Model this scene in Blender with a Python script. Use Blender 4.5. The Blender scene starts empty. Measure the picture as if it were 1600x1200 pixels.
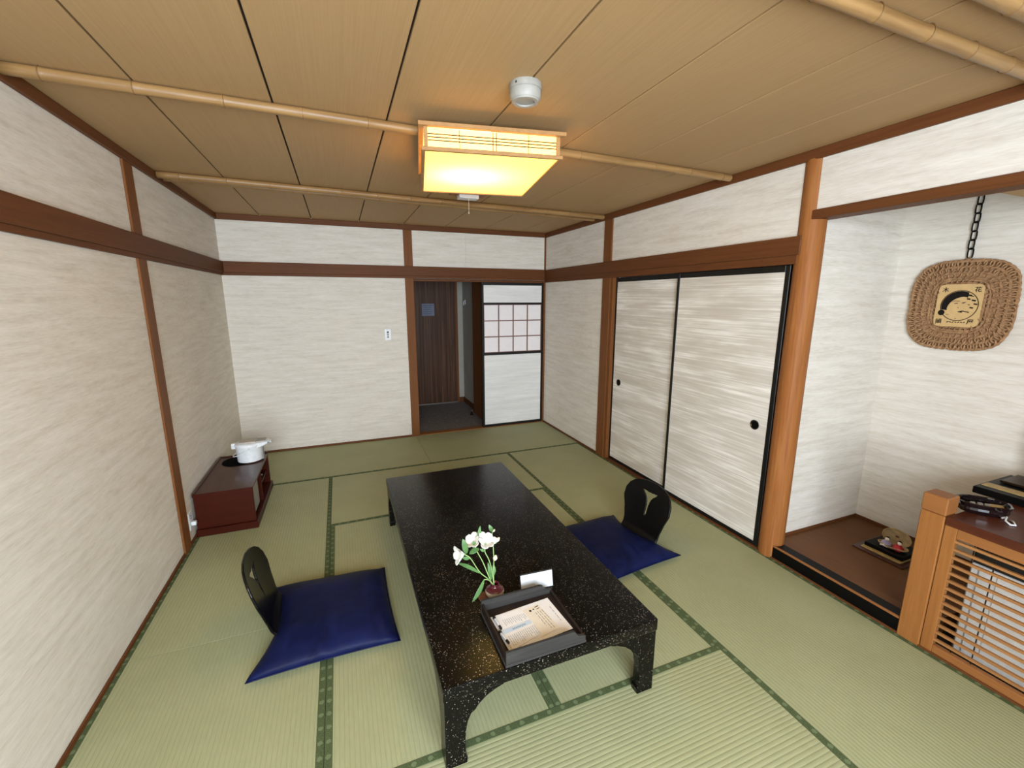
import bpy, bmesh, math, random
from mathutils import Vector, Matrix, Euler
random.seed(7)
PI = math.pi
sc = bpy.context.scene
COL = sc.collection

# ------------------------------------------------------------------ camera
cam_d = bpy.data.cameras.new('camera')
cam = bpy.data.objects.new('camera', cam_d); COL.objects.link(cam)
cam_d.sensor_fit = 'HORIZONTAL'; cam_d.sensor_width = 36.0; cam_d.lens = 673.8 / 1600 * 36
cam_d.clip_start = 0.02; cam_d.clip_end = 100
YAW, PITCH, ROLL = -0.37757, -0.19606, 0.0008
fw = Vector((-math.sin(YAW) * math.cos(PITCH), math.cos(YAW) * math.cos(PITCH), math.sin(PITCH)))
rt = Vector((math.cos(YAW), math.sin(YAW), 0)); up = rt.cross(fw)
r2 = math.cos(ROLL) * rt + math.sin(ROLL) * up; u2 = -math.sin(ROLL) * rt + math.cos(ROLL) * up
m = Matrix((r2, u2, -fw)).transposed().to_4x4(); m.translation = Vector((1.0057, -4.9158, 1.5832))
cam.matrix_world = m
sc.camera = cam

# ------------------------------------------------------------------ world, daylight, exposure
wd = bpy.data.worlds.new('world'); sc.world = wd; wd.use_nodes = True
bg = wd.node_tree.nodes['Background']; bg.inputs[0].default_value = (0.80, 0.90, 1.0, 1); bg.inputs[1].default_value = 1.0

def area(name, loc, rot, sx, sy, power, col):
    l = bpy.data.lights.new(name, 'AREA'); l.shape = 'RECTANGLE'; l.size = sx; l.size_y = sy
    l.energy = power; l.color = col
    o = bpy.data.objects.new(name, l); COL.objects.link(o); o.location = loc; o.rotation_euler = rot
    return o
# overcast daylight in the veranda window behind the camera
area('window_daylight', (1.08, -6.34, 1.36), (PI / 2, 0, 0), 2.1, 1.7, 240, (0.80, 0.90, 1.0))

sc.view_settings.view_transform = 'Standard'; sc.view_settings.look = 'None'
sc.view_settings.exposure = 0.1; sc.view_settings.gamma = 1.0; sc.view_settings.use_curve_mapping = False
sc.cycles.max_bounces = 10; sc.cycles.diffuse_bounces = 6; sc.cycles.glossy_bounces = 4
sc.cycles.sample_clamp_indirect = 6.0
sc.cycles.use_denoising = True

# ------------------------------------------------------------------ colour / material helpers
def lin(c):
    if isinstance(c, str):
        c = tuple(int(c[i:i + 2], 16) for i in (0, 2, 4))
    f = lambda v: (v / 12.92 if v <= 0.04045 else ((v + 0.055) / 1.055) ** 2.4)
    return tuple(f(v / 255.0) for v in c) + (1.0,)
MATS = {}
class N:
    """small node builder"""
    def __init__(s, name, rough=0.5, spec=0.5, coat=0.0, metal=0.0, coat_rough=0.05):
        s.m = bpy.data.materials.new(name); s.m.use_nodes = True
        s.nt = s.m.node_tree; s.b = s.nt.nodes['Principled BSDF']
        s.b.inputs['Roughness'].default_value = rough; s.b.inputs['Specular IOR Level'].default_value = spec
        s.b.inputs['Coat Weight'].default_value = coat; s.b.inputs['Coat Roughness'].default_value = coat_rough
        s.b.inputs['Metallic'].default_value = metal
        MATS[name] = s.m
    def node(s, t, **kw):
        n = s.nt.nodes.new(t)
        for k, v in kw.items(): setattr(n, k, v)
        return n
    def link(s, a, b): s.nt.links.new(a, b)
    def coords(s, scale=(1, 1, 1), rot=(0, 0, 0), loc=(0, 0, 0)):
        t = s.node('ShaderNodeTexCoord'); mp = s.node('ShaderNodeMapping')
        mp.inputs['Scale'].default_value = scale; mp.inputs['Rotation'].default_value = rot; mp.inputs['Location'].default_value = loc
        s.link(t.outputs['Object'], mp.inputs['Vector']); return mp.outputs['Vector']
    def noise(s, vec, scale=1.0, detail=4, rough=0.55, dist=0.0):
        n = s.node('ShaderNodeTexNoise'); n.inputs['Scale'].default_value = scale; n.inputs['Detail'].default_value = detail
        n.inputs['Roughness'].default_value = rough; n.inputs['Distortion'].default_value = dist
        s.link(vec, n.inputs['Vector']); return n.outputs['Fac']
    def ramp(s, fac, stops):
        r = s.node('ShaderNodeValToRGB'); e = r.color_ramp.elements
        while len(e) < len(stops): e.new(0.5)
        for el, (p, c) in zip(e, stops):
            el.position = p; el.color = lin(c) if not (isinstance(c, tuple) and len(c) == 4) else c
        s.link(fac, r.inputs['Fac']); return r.outputs['Color']
    def math(s, op, a, b=None):
        n = s.node('ShaderNodeMath', operation=op)
        for i, v in enumerate((a, b)):
            if v is None: continue
            if isinstance(v, (int, float)): n.inputs[i].default_value = v
            else: s.link(v, n.inputs[i])
        return n.outputs[0]
    def mix(s, fac, a, b):
        n = s.node('ShaderNodeMix', data_type='RGBA')
        for sock, v in ((n.inputs['Factor'], fac), (n.inputs['A'], a), (n.inputs['B'], b)):
            if isinstance(v, (int, float)): sock.default_value = v
            elif isinstance(v, (tuple, str)): sock.default_value = lin(v) if not (isinstance(v, tuple) and len(v) == 4) else v
            else: s.link(v, sock)
        return n.outputs['Result']
    def base(s, c):
        if isinstance(c, (str, tuple)): s.b.inputs['Base Color'].default_value = lin(c) if not (isinstance(c, tuple) and len(c) == 4) else c
        else: s.link(c, s.b.inputs['Base Color'])
    def bump(s, h, strength=0.3, dist=0.002):
        n = s.node('ShaderNodeBump'); n.inputs['Strength'].default_value = strength; n.inputs['Distance'].default_value = dist
        s.link(h, n.inputs['Height']); s.link(n.outputs['Normal'], s.b.inputs['Normal'])

def plain(name, c, rough=0.5, spec=0.5, coat=0.0, metal=0.0, vary=0.08):
    n = N(name, rough, spec, coat, metal)
    l = lin(c); d = tuple(max(0, v * (1 - vary)) for v in l[:3]) + (1.0,); h = tuple(min(1, v * (1 + vary)) for v in l[:3]) + (1.0,)
    n.base(n.ramp(n.noise(n.coords((30, 30, 30)), 1.0, 3), [(0.3, d), (0.7, h)]))
    return n.m
def wood(name, c1, c2, scale, rough=0.5, coat=0.0, bump=0.1, spec=0.18, dist=0.6, c3=None):
    n = N(name, rough, spec, coat)
    v = n.coords(scale); f = n.noise(v, 1.0, 6, 0.6, dist)
    g = n.noise(n.coords(tuple(s * 4 for s in scale)), 1.0, 3)
    mixf = n.math('ADD', n.math('MULTIPLY', f, 0.7), n.math('MULTIPLY', g, 0.3))
    st = [(0.3, c1), (0.7, c2)] if c3 is None else [(0.28, c1), (0.5, c2), (0.74, c3)]
    n.base(n.ramp(mixf, st)); n.bump(g, bump, 0.001)
    return n.m
def streaked(name, c1, c2, c3, scale, rough=0.85, fine=0.25):
    n = N(name, rough, 0.2)
    a = n.noise(n.coords(scale), 1.0, 5, 0.62, 0.3)
    b = n.noise(n.coords(tuple(s * 6 for s in scale)), 1.0, 3, 0.6)
    f = n.math('ADD', n.math('MULTIPLY', a, 1 - fine), n.math('MULTIPLY', b, fine))
    n.base(n.ramp(f, [(0.34, c1), (0.5, c2), (0.66, c3)]))
    n.bump(b, 0.15, 0.001)
    return n.m

# surfaces of the room
streaked('wallpaper', 'ccc4b7', 'dad4c9', 'e5e0d8', (3.0, 3.0, 32), 0.85, 0.4)
def m_fusuma():
    n = N('fusuma_paper', 0.7, 0.2)
    mask = n.noise(n.coords((1.7, 1.7, 10)), 1.0, 3, 0.6, 0.2)
    lines = n.noise(n.coords((1.3, 1.3, 120)), 1.0, 3, 0.7)
    f = n.math('ADD', n.math('MULTIPLY', mask, 0.5), n.math('MULTIPLY', lines, 0.5))
    n.base(n.ramp(f, [(0.38, 'c4bdb2'), (0.48, 'cdc7bd'), (0.54, 'dad6cd'), (0.62, 'eeebe5')]))
m_fusuma()
streaked('door_paper', 'd4d4d2', 'e2e2e0', 'eeeeee', (1.2, 1.2, 20), 0.7, 0.3)
streaked('hall_paper', 'a3a097', 'aaa79d', 'b2afa6', (3, 3, 3), 0.9)
wood('trim_wood_y', '57331a', '6b4022', (60, 2.2, 60), 0.55)
wood('trim_wood_x', '57331a', '6b4022', (2.2, 60, 60), 0.55)
wood('trim_wood_z', '693f1f', '7e4f2a', (60, 60, 2.2), 0.55)
wood('log_wood', '7b4a22', '945d30', (46, 46, 1.6), 0.55, 0.0, 0.35, 0.18, c3='a57242')
wood('tan_wood_z', '88562b', '9a6737', (50, 50, 2.5), 0.45)
wood('tan_wood_y', '85552d', '966338', (50, 2.5, 50), 0.45)
wood('slat_wood', '8d5e36', 'a47546', (60, 2.2, 60), 0.5)
wood('ceiling_veneer', 'a4845a', 'af8f65', (150, 2.0, 150), 0.6, 0.0, 0.08, 0.2, 0.2)
wood('alcove_floor_wood', '5b3a20', '6d482a', (18, 1.6, 18), 0.5, 0.0)
wood('shelf_wood', '452115', '5a2d1a', (22, 1.8, 22), 0.34, 0.1)
wood('cabinet_side_wood', '350f05', '421406', (4, 40, 40), 0.38, 0.0)
wood('cabinet_top_wood', '3c2219', '503024', (26, 1.8, 26), 0.28, 0.2)
wood('hall_door_wood', '2a1c16', '4f3628', (38, 38, 0.5), 0.4, c3='7a5a42', dist=0.1)
wood('tray_wood', '2b2a29', '3d3b39', (3, 60, 60), 0.5, 0.0, 0.3)
wood('tray_wood_dark', '1f1815', '2f241f', (40, 3, 40), 0.5, 0.0, 0.3)
wood('lamp_wood', '9a7248', 'ad8557', (30, 30, 30), 0.5)
plain('black_lacquer', '090808', 0.42, 0.12, 0.0)
plain('black_frame', '0a0a0a', 0.45, 0.4)
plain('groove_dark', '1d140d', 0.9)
plain('white_plastic', 'dfe3e6', 0.35)
plain('ivory_plastic', '95938b', 0.5)
plain('grey_plastic', '8d8a86', 0.4)
plain('dark_plastic', '1c1a1a', 0.35)
plain('black_felt', '050505', 0.95, 0.05)
plain('lid_grey', 'b5ada2', 0.45)
plain('chair_lacquer', '0a0909', 0.28, 0.3, 0.0)
plain('hall_carpet', '7d7977', 0.95, 0.1, vary=0.2)
plain('white_paper', 'e9e6e4', 0.8, 0.2, vary=0.03)
plain('cream_paper', 'e6dccb', 0.8, 0.2, vary=0.03)
plain('blue_paper', 'c5d6e6', 0.8, 0.2, vary=0.03)
plain('notice_paper', '7b8194', 0.8, 0.2)
plain('ink', '1e1a18', 0.9, 0.1)
plain('shoji_paper', 'efebec', 0.9, 0.2, vary=0.02)
plain('lamp_bar', '3d2410', 0.6)
plain('muntin_wood', '7b5548', 0.6)
plain('metal', 'a8a49c', 0.3, 0.5, 0.0, 0.9)
plain('dark_metal', '3c2c20', 0.35, 0.5, 0.0, 0.8)
plain('unit_white', 'd4d2cc', 0.5)
plain('stem_green', '8fae6c', 0.5)
plain('leaf_green', '4f7440', 0.45, vary=0.25)
plain('petal_white', 'd9d9d2', 0.6, vary=0.03)
plain('bud_cream', 'e4dcb8', 0.6, vary=0.08)
plain('glaze_red', '4a0d18', 0.12, 0.5, 0.5, vary=0.25)
plain('clay_cream', 'c4b398', 0.4)
plain('jute_mat', '5e3826', 0.9, vary=0.4)
plain('gold_band', 'a58a55', 0.5, vary=0.2)
plain('red_lacquer_wood', '3a160f', 0.3, 0.5, 0.3)
plain('doll_head', 'ece4d6', 0.5)
plain('doll_red', 'b5202c', 0.5, vary=0.3)
plain('doll_lilac', 'a59ab8', 0.5, vary=0.3)
plain('shell_tan', 'a08a62', 0.6, vary=0.3)
plain('card_wood', 'c9a873', 0.6, vary=0.06)
plain('straw_cord', 'd9cdb8', 0.7)

def m_tatami():
    n = N('tatami', 0.62, 0.35)
    t = n.node('ShaderNodeTexCoord'); sx = n.node('ShaderNodeSeparateXYZ'); n.link(t.outputs['Object'], sx.inputs[0])
    y = sx.outputs['Y']
    rib = n.math('ABSOLUTE', n.math('SINE', n.math('MULTIPLY', y, PI / 0.0168)))
    weave = n.noise(n.coords((260, 60, 1)), 1.0, 2)
    big = n.noise(n.coords((2.5, 2.5, 1)), 1.0, 3)
    fine = n.noise(n.coords((16, 240, 1)), 1.0, 2)
    f = n.math('ADD', n.math('MULTIPLY', big, 0.5), n.math('MULTIPLY', fine, 0.5))
    col = n.ramp(f, [(0.3, '949770'), (0.7, 'a3a580')])
    dark = n.math('MULTIPLY', n.math('POWER', n.math('SUBTRACT', 1.0, rib), 4.0), 0.24)
    n.base(n.mix(dark, col, '686a44'))
    n.bump(n.math('ADD', n.math('POWER', rib, 0.6), n.math('MULTIPLY', weave, 0.35)), 0.7, 0.0014)
m_tatami()
def m_border():
    n = N('tatami_border', 0.8, 0.2)
    t = n.node('ShaderNodeTexCoord'); sx = n.node('ShaderNodeSeparateXYZ'); n.link(t.outputs['Object'], sx.inputs[0])
    fx = n.math('SUBTRACT', n.math('FRACT', n.math('MULTIPLY', sx.outputs['X'], 1 / 0.058)), 0.5)
    fy = n.math('MULTIPLY', sx.outputs['Y'], 1 / 0.058)
    jit = n.math('MULTIPLY', n.math('SUBTRACT', n.noise(n.coords((160, 160, 1)), 1.0, 2), 0.5), 0.16)
    d = n.math('ADD', n.math('SQRT', n.math('ADD', n.math('POWER', fx, 2.0), n.math('POWER', fy, 2.0))), jit)
    dot = n.math('LESS_THAN', d, 0.155)
    thread = n.noise(n.coords((300, 120, 1), (0, 0, 0.7)), 1.0, 2)
    basec = n.ramp(thread, [(0.35, '424d31'), (0.65, '556140')])
    n.base(n.mix(n.math('MULTIPLY', dot, 0.5), basec, '7f8c68'))
m_border()
def m_table():
    n = N('speckled_lacquer', 0.28, 0.16, 0.0)
    v = n.node('ShaderNodeTexVoronoi', feature='F1'); v.inputs['Scale'].default_value = 230
    n.link(n.coords(), v.inputs['Vector'])
    sep = n.node('ShaderNodeSeparateColor'); n.link(v.outputs['Color'], sep.inputs[0])
    patch = n.noise(n.coords((9, 9, 9)), 1.0, 3)
    size = n.math('MULTIPLY', n.math('MULTIPLY', n.math('POWER', sep.outputs[0], 1.6), 0.42), n.math('ADD', 0.35, patch))
    dot = n.math('LESS_THAN', v.outputs['Distance'], size)
    keep = n.math('GREATER_THAN', sep.outputs[1], 0.30)
    lum = n.math('MULTIPLY', n.math('MULTIPLY', dot, keep), n.math('ADD', 0.25, n.math('MULTIPLY', sep.outputs[2], 0.75)))
    n.base(n.mix(lum, '070605', 'a89d8c'))
m_table()
def m_navy():
    n = N('navy_satin', 0.5, 0.1)
    
    w = n.noise(n.coords((9, 9, 9)), 1.0, 4, 0.5, 0.8)
    n.base(n.ramp(w, [(0.3, '0c1130'), (0.7, '131a42')]))
    n.bump(w, 0.3, 0.01)
m_navy()
def m_bamboo():
    n = N('bamboo', 0.4, 0.4)
    a = n.noise(n.coords((3, 60, 60)), 1.0, 4)
    n.base(n.ramp(a, [(0.3, '7c5c36'), (0.7, '9a784b')]))
m_bamboo()
plain('bamboo_node', '76552f', 0.5)
def m_jute():
    n = N('jute', 0.95, 0.1)
    a = n.noise(n.coords((60, 60, 60)), 1.0, 4, 0.7)
    n.base(n.ramp(a, [(0.3, '866549'), (0.7, 'b08b66')])); n.bump(a, 0.6, 0.004)
m_jute()
def m_diffuser(name, col, strength, trans):
    n = N(name, 0.6, 0.2)
    n.nt.nodes.remove(n.b)
    out = n.nt.nodes['Material Output']
    em = n.node('ShaderNodeEmission'); em.inputs[0].default_value = col; em.inputs[1].default_value = strength
    tr = n.node('ShaderNodeBsdfTranslucent'); tr.inputs[0].default_value = trans
    ad = n.node('ShaderNodeAddShader'); n.link(em.outputs[0], ad.inputs[0]); n.link(tr.outputs[0], ad.inputs[1])
    n.link(ad.outputs[0], out.inputs['Surface'])
m_diffuser('lamp_diffuser', (1.0, 0.74, 0.22, 1), 0.52, (0.9, 0.80, 0.5, 1))
m_diffuser('lamp_side_paper', (1.0, 0.56, 0.17, 1), 2.3, (0.8, 0.66, 0.36, 1))
def m_glassy():
    n = N('smoke_glass', 0.05, 0.6); n.base('140c0e'); n.b.inputs['Transmission Weight'].default_value = 0.0
    n.b.inputs['Coat Weight'].default_value = 0.8
m_glassy()

# ------------------------------------------------------------------ mesh helpers
class MB:
    def __init__(s): s.bm = bmesh.new()
    def box(s, x0, x1, y0, y1, z0, z1, bev=0.0, seg=1):
        x0, x1 = min(x0, x1), max(x0, x1); y0, y1 = min(y0, y1), max(y0, y1); z0, z1 = min(z0, z1), max(z0, z1)
        t = bmesh.new(); bmesh.ops.create_cube(t, size=1)
        for v in t.verts:
            v.co = Vector(((x0 + x1) / 2 + v.co.x * (x1 - x0), (y0 + y1) / 2 + v.co.y * (y1 - y0), (z0 + z1) / 2 + v.co.z * (z1 - z0)))
        if bev > 0: bmesh.ops.bevel(t, geom=list(t.edges), offset=bev, segments=seg, affect='EDGES', profile=0.6)
        s.merge(t); return s
    def merge(s, t, mat=None):
        if mat is not None: bmesh.ops.transform(t, matrix=mat, verts=t.verts)
        me = bpy.data.meshes.new('tmp'); t.to_mesh(me); t.free(); s.bm.from_mesh(me); bpy.data.meshes.remove(me); return s
    def xform(s, mat): bmesh.ops.transform(s.bm, matrix=mat, verts=s.bm.verts); return s
    def tube(s, pts, r, n=8, closed=False, cap=True):
        pts = [Vector(p) for p in pts]; rs = r if isinstance(r, (list, tuple)) else [r] * len(pts)
        rings = []; L = len(pts); prev = None
        for i, p in enumerate(pts):
            if closed: d = pts[(i + 1) % L] - pts[i - 1]
            else: d = pts[min(i + 1, L - 1)] - pts[max(i - 1, 0)]
            d.normalize()
            if prev is None:
                a = Vector((0, 0, 1)) if abs(d.z) < 0.9 else Vector((1, 0, 0)); u = d.cross(a).normalized()
            else:
                u = prev - d * prev.dot(d); u = u.normalized() if u.length > 1e-6 else d.orthogonal().normalized()
            prev = u; w = d.cross(u)
            rings.append([s.bm.verts.new(p + rs[i] * (math.cos(2 * PI * k / n) * u + math.sin(2 * PI * k / n) * w)) for k in range(n)])
        for i in range(L if closed else L - 1):
            A, B = rings[i], rings[(i + 1) % L]
            for k in range(n): s.bm.faces.new((A[k], A[(k + 1) % n], B[(k + 1) % n], B[k]))
        if cap and not closed:
            s.bm.faces.new(rings[0][::-1]); s.bm.faces.new(rings[-1])
        return s
    def lathe(s, prof, cx=0, cy=0, n=32, cap_b=True, cap_t=True):
        rings = []
        for r, z in prof: rings.append([s.bm.verts.new((cx + r * math.cos(2 * PI * k / n), cy + r * math.sin(2 * PI * k / n), z)) for k in range(n)])
        for A, B in zip(rings, rings[1:]):
            for k in range(n): s.bm.faces.new((A[k], A[(k + 1) % n], B[(k + 1) % n], B[k]))
        if cap_b: s.bm.faces.new(rings[0][::-1])
        if cap_t: s.bm.faces.new(rings[-1])
        return s
    def prism(s, poly, axis, a0, a1):
        """extrude 2-D polygon along axis ('x': poly=(y,z), 'y': poly=(x,z), 'z': poly=(x,y))"""
        def P(u, v, a): return {'x': (a, u, v), 'y': (u, a, v), 'z': (u, v, a)}[axis]
        A = [s.bm.verts.new(P(u, v, a0)) for u, v in poly]; B = [s.bm.verts.new(P(u, v, a1)) for u, v in poly]
        n = len(poly)
        for k in range(n): s.bm.faces.new((A[k], A[(k + 1) % n], B[(k + 1) % n], B[k]))
        s.bm.faces.new(A[::-1]); s.bm.faces.new(B); return s
    def surf(s, rows, closed=False):
        R = [[s.bm.verts.new(p) for p in r] for r in rows]
        for A, B in zip(R, R[1:]):
            n = len(A)
            for k in range(n if closed else n - 1): s.bm.faces.new((A[k], A[(k + 1) % n], B[(k + 1) % n], B[k]))
        return s
    def build(s, name, mat, parent=None, smooth=False, loc=None, rz=0.0, rot=None, solid=0.0, subsurf=0):
        bmesh.ops.recalc_face_normals(s.bm, faces=s.bm.faces)
        me = bpy.data.meshes.new(name); s.bm.to_mesh(me); s.bm.free()
        me.materials.append(MATS[mat])
        if smooth:
            for p in me.polygons: p.use_smooth = True
            if smooth != 'all':
                try: me.set_sharp_from_angle(angle=math.radians(40))
                except Exception: pass
        o = bpy.data.objects.new(name, me); COL.objects.link(o)
        if loc is not None: o.location = loc
        if rz: o.rotation_euler.z = rz
        if rot is not None: o.rotation_euler = rot
        if parent is not None: o.parent = parent
        if solid:
            md = o.modifiers.new('solid', 'SOLIDIFY'); md.thickness = solid; md.offset = 0
        if subsurf:
            md = o.modifiers.new('sub', 'SUBSURF'); md.levels = subsurf; md.render_levels = subsurf
        return o
def box(name, mat, x0, x1, y0, y1, z0, z1, parent=None, bev=0.0):
    """box with its origin at its own centre so grain stays local; children stay in the parent's frame"""
    return MB().box(x0, x1, y0, y1, z0, z1, bev).build(name, mat, parent)
def tag(o, label, cat=None, group=None, kind=None):
    if label: o['label'] = label
    if cat: o['category'] = cat
    if group: o['group'] = group
    if kind: o['kind'] = kind
    return o
def thing(name, label, cat, loc=(0, 0, 0), rz=0.0, group=None, kind=None):
    o = bpy.data.objects.new(name, None); COL.objects.link(o); o.location = loc; o.rotation_euler.z = rz; o.empty_display_size = 0.1
    return tag(o, label, cat, group, kind)
def copy_mesh(o, name, parent, loc=None, rz=None):
    c = o.copy(); c.name = name; COL.objects.link(c); c.parent = parent
    if loc is not None: c.location = loc
    if rz is not None: c.rotation_euler.z = rz
    return c
def struct(o, label, cat): return tag(o, label, cat, None, 'structure')
TRIM = [0]
def trim(mat, b, label, bev=0.003):
    TRIM[0] += 1
    return struct(box('trim_%d' % TRIM[0], mat, *b, bev=bev), label, 'trim')

W = 3.398; ZC = 2.352; YE = -6.2; XA = 4.285; YT = -3.205; ZA = 0.085
# ------------------------------------------------------------------ floor with tatami mats
floor = struct(box('floor', 'groove_dark', -0.05, W + 0.02, -4.58, 0.0, -0.10, -0.05), 'tatami floor of pale green woven rush mats with dark green cloth borders', 'floor')
def mat_piece(x0, x1, y0, y1, along, b_lo, b_hi):
    """along 'x' or 'y' = long direction; b_lo/b_hi = cloth border on the low / high long edge"""
    g = 0.0014
    L, D = ((x1 - x0), (y1 - y0)) if along == 'x' else ((y1 - y0), (x1 - x0))
    o = MB().box(-L / 2 + g, L / 2 - g, -D / 2 + g, D / 2 - g, -0.05, 0.0, 0.0005).build('tatami_mat', 'tatami', floor)
    o.location = ((x0 + x1) / 2, (y0 + y1) / 2, 0)
    if along == 'y': o.rotation_euler.z = PI / 2
    bw = 0.027
    for flag, sgn in ((b_lo, -1), (b_hi, 1)):
        if not flag: continue
        if along == 'y': sgn = -sgn       # local +Y is world -X after a quarter turn
        b = MB().box(-L / 2 + g, L / 2 - g, -bw / 2, bw / 2, -0.045, 0.0016, 0.0006).build('border', 'tatami_border', o)
        b.location = (0, sgn * (D / 2 - bw / 2 - g * 0.5), 0)
XB = [0.0, 0.846, 1.690, 2.528, W]; YB = [0.0, -0.930, -1.845, -2.770, -3.655, -4.58]
mat_piece(0, 1.745, YB[1], 0, 'x', True, False)
mat_piece(1.745, W, YB[1], 0, 'x', True, False)
mat_piece(0, XB[1], YB[3], YB[1], 'y', True, True)
mat_piece(0, XB[1], YB[5], YB[3], 'y', True, True)
mat_piece(XB[1], XB[3], YB[2], YB[1], 'x', True, False)
mat_piece(XB[1], XB[2], YB[4], YB[2], 'y', True, True)
mat_piece(XB[2], XB[3], YB[4], YB[2], 'y', True, True)
mat_piece(XB[1], XB[3], YB[5], YB[4], 'x', True, True)
mat_piece(XB[3], W, YB[3] + 0.02, YB[1], 'y', True, True)
mat_piece(XB[3], W, YB[5], YB[3] + 0.02, 'y', True, True)
struct(box('floor.001', 'alcove_floor_wood', -0.05, W + 1.0, YE - 0.1, -4.585, -0.10, -0.002), 'dark wooden veranda floor along the window', 'floor')
struct(box('floor.002', 'hall_carpet', 1.3, 2.9, 0.06, 1.75, -0.10, -0.01), 'dark grey carpet floor of the entrance hall', 'floor')

# ------------------------------------------------------------------ ceiling of veneered boards
ceiling = struct(box('ceiling', 'groove_dark', -0.1, XA + 0.15, YE - 0.15, 0.1, ZC + 0.012, ZC + 0.09), 'ceiling of pale brown veneered boards with dark grooves', 'ceiling')
CJ = [0.0, 0.372, 0.818, 1.262, 1.707, 2.150, 2.594, 3.037, W + 0.02]
for a, b in zip(CJ, CJ[1:]):
    MB().box(a + 0.004, b - 0.004, -4.62, 0.0, ZC, ZC + 0.012, 0.0015).build('ceiling_board', 'ceiling_veneer', ceiling)
MB().box(-0.05, XA + 0.1, YE - 0.1, -4.63, ZC, ZC + 0.012).build('veranda_board', 'ceiling_veneer', ceiling)
MB().box(W + 0.03, XA + 0.1, -4.62, -3.1, ZC, ZC + 0.012).build('alcove_board', 'ceiling_veneer', ceiling)

# ------------------------------------------------------------------ walls
struct(box('wall_left', 'wallpaper', -0.09, 0.0, YE, 0.09, -0.06, ZC + 0.01), 'left wall papered in cream with faint horizontal streaks', 'wall')
w = MB(); w.box(0.0, 1.75, 0.0, 0.09, -0.06, ZC + 0.01); w.box(1.75, 2.3885, 0.0, 0.09, 1.79, ZC + 0.01)
w.box(2.3898, W + 0.09, 0.0, 0.09, 1.79, ZC + 0.01); w.box(3.384, W + 0.09, 0.0, 0.09, -0.06, 1.79); w.box(2.38, 2.40, 0.03, 0.09, 1.79, ZC)
struct(w.build('wall_back', 'wallpaper'), 'back wall papered in pale streaked cream with the hall doorway', 'wall')
w = MB(); w.box(W, W + 0.09, -1.40, 0.0, -0.06, ZC + 0.01); w.box(W, W + 0.09, -3.19, -1.40, 1.785, ZC + 0.01)
w.box(W, W + 0.09, YE, -3.19, 2.03, ZC + 0.01); w.box(W + 0.10, W + 0.14, -3.15, -1.40, -0.06, 1.80)  # last box: unseen panel added behind the closet doors against light leaks
struct(w.build('wall_right', 'wallpaper'), 'right wall papered in streaked cream above the sliding closet doors', 'wall')
struct(box('wall_alcove_side', 'wallpaper', W + 0.05, XA + 0.09, YT, -3.12, -0.06, ZC + 0.01), 'pale side wall of the display alcove', 'wall')
struct(box('wall_alcove_back', 'wallpaper', XA, XA + 0.09, YE, YT, -0.06, ZC + 0.01), 'pale back wall of the display alcove', 'wall')
struct(box('ceiling.001', 'ceiling_veneer', W + 0.09, XA, YE, -3.915, 2.002, 2.03), 'low veneered soffit over the shelf beside the alcove', 'ceiling')
# window wall behind the camera
w = MB(); w.box(-0.09, XA + 0.09, YE - 0.09, YE, -0.06, 0.48); w.box(-0.09, XA + 0.09, YE - 0.09, YE, 2.24, ZC + 0.01)
w.box(-0.09, 0.0, YE - 0.09, YE, 0.48, 2.24); w.box(2.18, XA + 0.09, YE - 0.09, YE, 0.48, 2.24)
struct(w.build('wall_front', 'wallpaper'), 'window wall of the veranda', 'wall')
win = thing('window_1', 'wide veranda window with dark frame', 'window', kind='structure')
for x in (0.0, 1.07, 2.14): box('window_mullion', 'dark_metal', x, x + 0.04, YE - 0.07, YE - 0.02, 0.48, 2.24, win)
for z in (0.48, 2.20): box('window_rail', 'dark_metal', 0.0, 2.18, YE - 0.07, YE - 0.02, z, z + 0.04, win)
# hall behind the back wall
w = MB(); w.box(1.2, 2.9, 1.50, 1.58, -0.06, 2.2)
struct(w.build('wall_hall_end', 'hall_paper'), 'grey end wall of the entrance hall', 'wall')
struct(box('wall_hall_side', 'hall_paper', 2.745, 2.83, 0.09, 1.50, -0.06, 2.2), 'grey side wall of the entrance hall', 'wall')
struct(box('wall_hall_left', 'hall_paper', 1.2, 1.28, 0.09, 1.50, -0.06, 2.2), 'left wall of the entrance hall', 'wall')
struct(box('ceiling.002', 'hall_paper', 1.2, 2.9, 0.09, 1.6, 2.2, 2.26), 'low ceiling of the entrance hall', 'ceiling')
trim('trim_wood_y', (2.735, 2.747, 0.80, 1.50, -0.01, 0.07), 'low brown baseboard in the hall')
trim('trim_wood_x', (2.66, 2.745, 1.488, 1.502, -0.01, 0.07), 'short brown baseboard beside the hall door')
trim('trim_wood_z', (2.690, 2.75, 0.12, 0.80, -0.01, 2.2), 'dark brown panelled closet end in the hall')
trim('trim_wood_z', (2.632, 2.662, 1.475, 1.505, -0.01, 2.2), 'brown frame post of the hall door')

# ------------------------------------------------------------------ posts, rails and edgings
NZ0, NZ1, NK = 1.822, 1.924, 1.796
trim('trim_wood_y', (0.0, 0.026, YE, 0.0, NZ0, NZ1), 'wide brown rail along the left wall')
trim('trim_wood_y', (0.0, 0.015, YE, 0.0, NK, NZ0), 'thin brown strip under the left wall rail', 0.001)
trim('trim_wood_x', (0.026, W - 0.026, -0.026, 0.0, NZ0, NZ1), 'wide brown rail along the back wall')
trim('trim_wood_x', (0.015, W - 0.015, -0.015, 0.03, NK, NZ0), 'thin brown strip under the back wall rail', 0.001)
trim('trim_wood_y', (W - 0.026, W, -3.212, 0.0, NZ0 - 0.002, NZ1 - 0.004), 'wide brown rail above the closet doors')
trim('trim_wood_y', (W - 0.015, W + 0.03, -3.192, 0.0, 1.772, NZ0 - 0.002), 'brown head track above the closet doors', 0.001)
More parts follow.
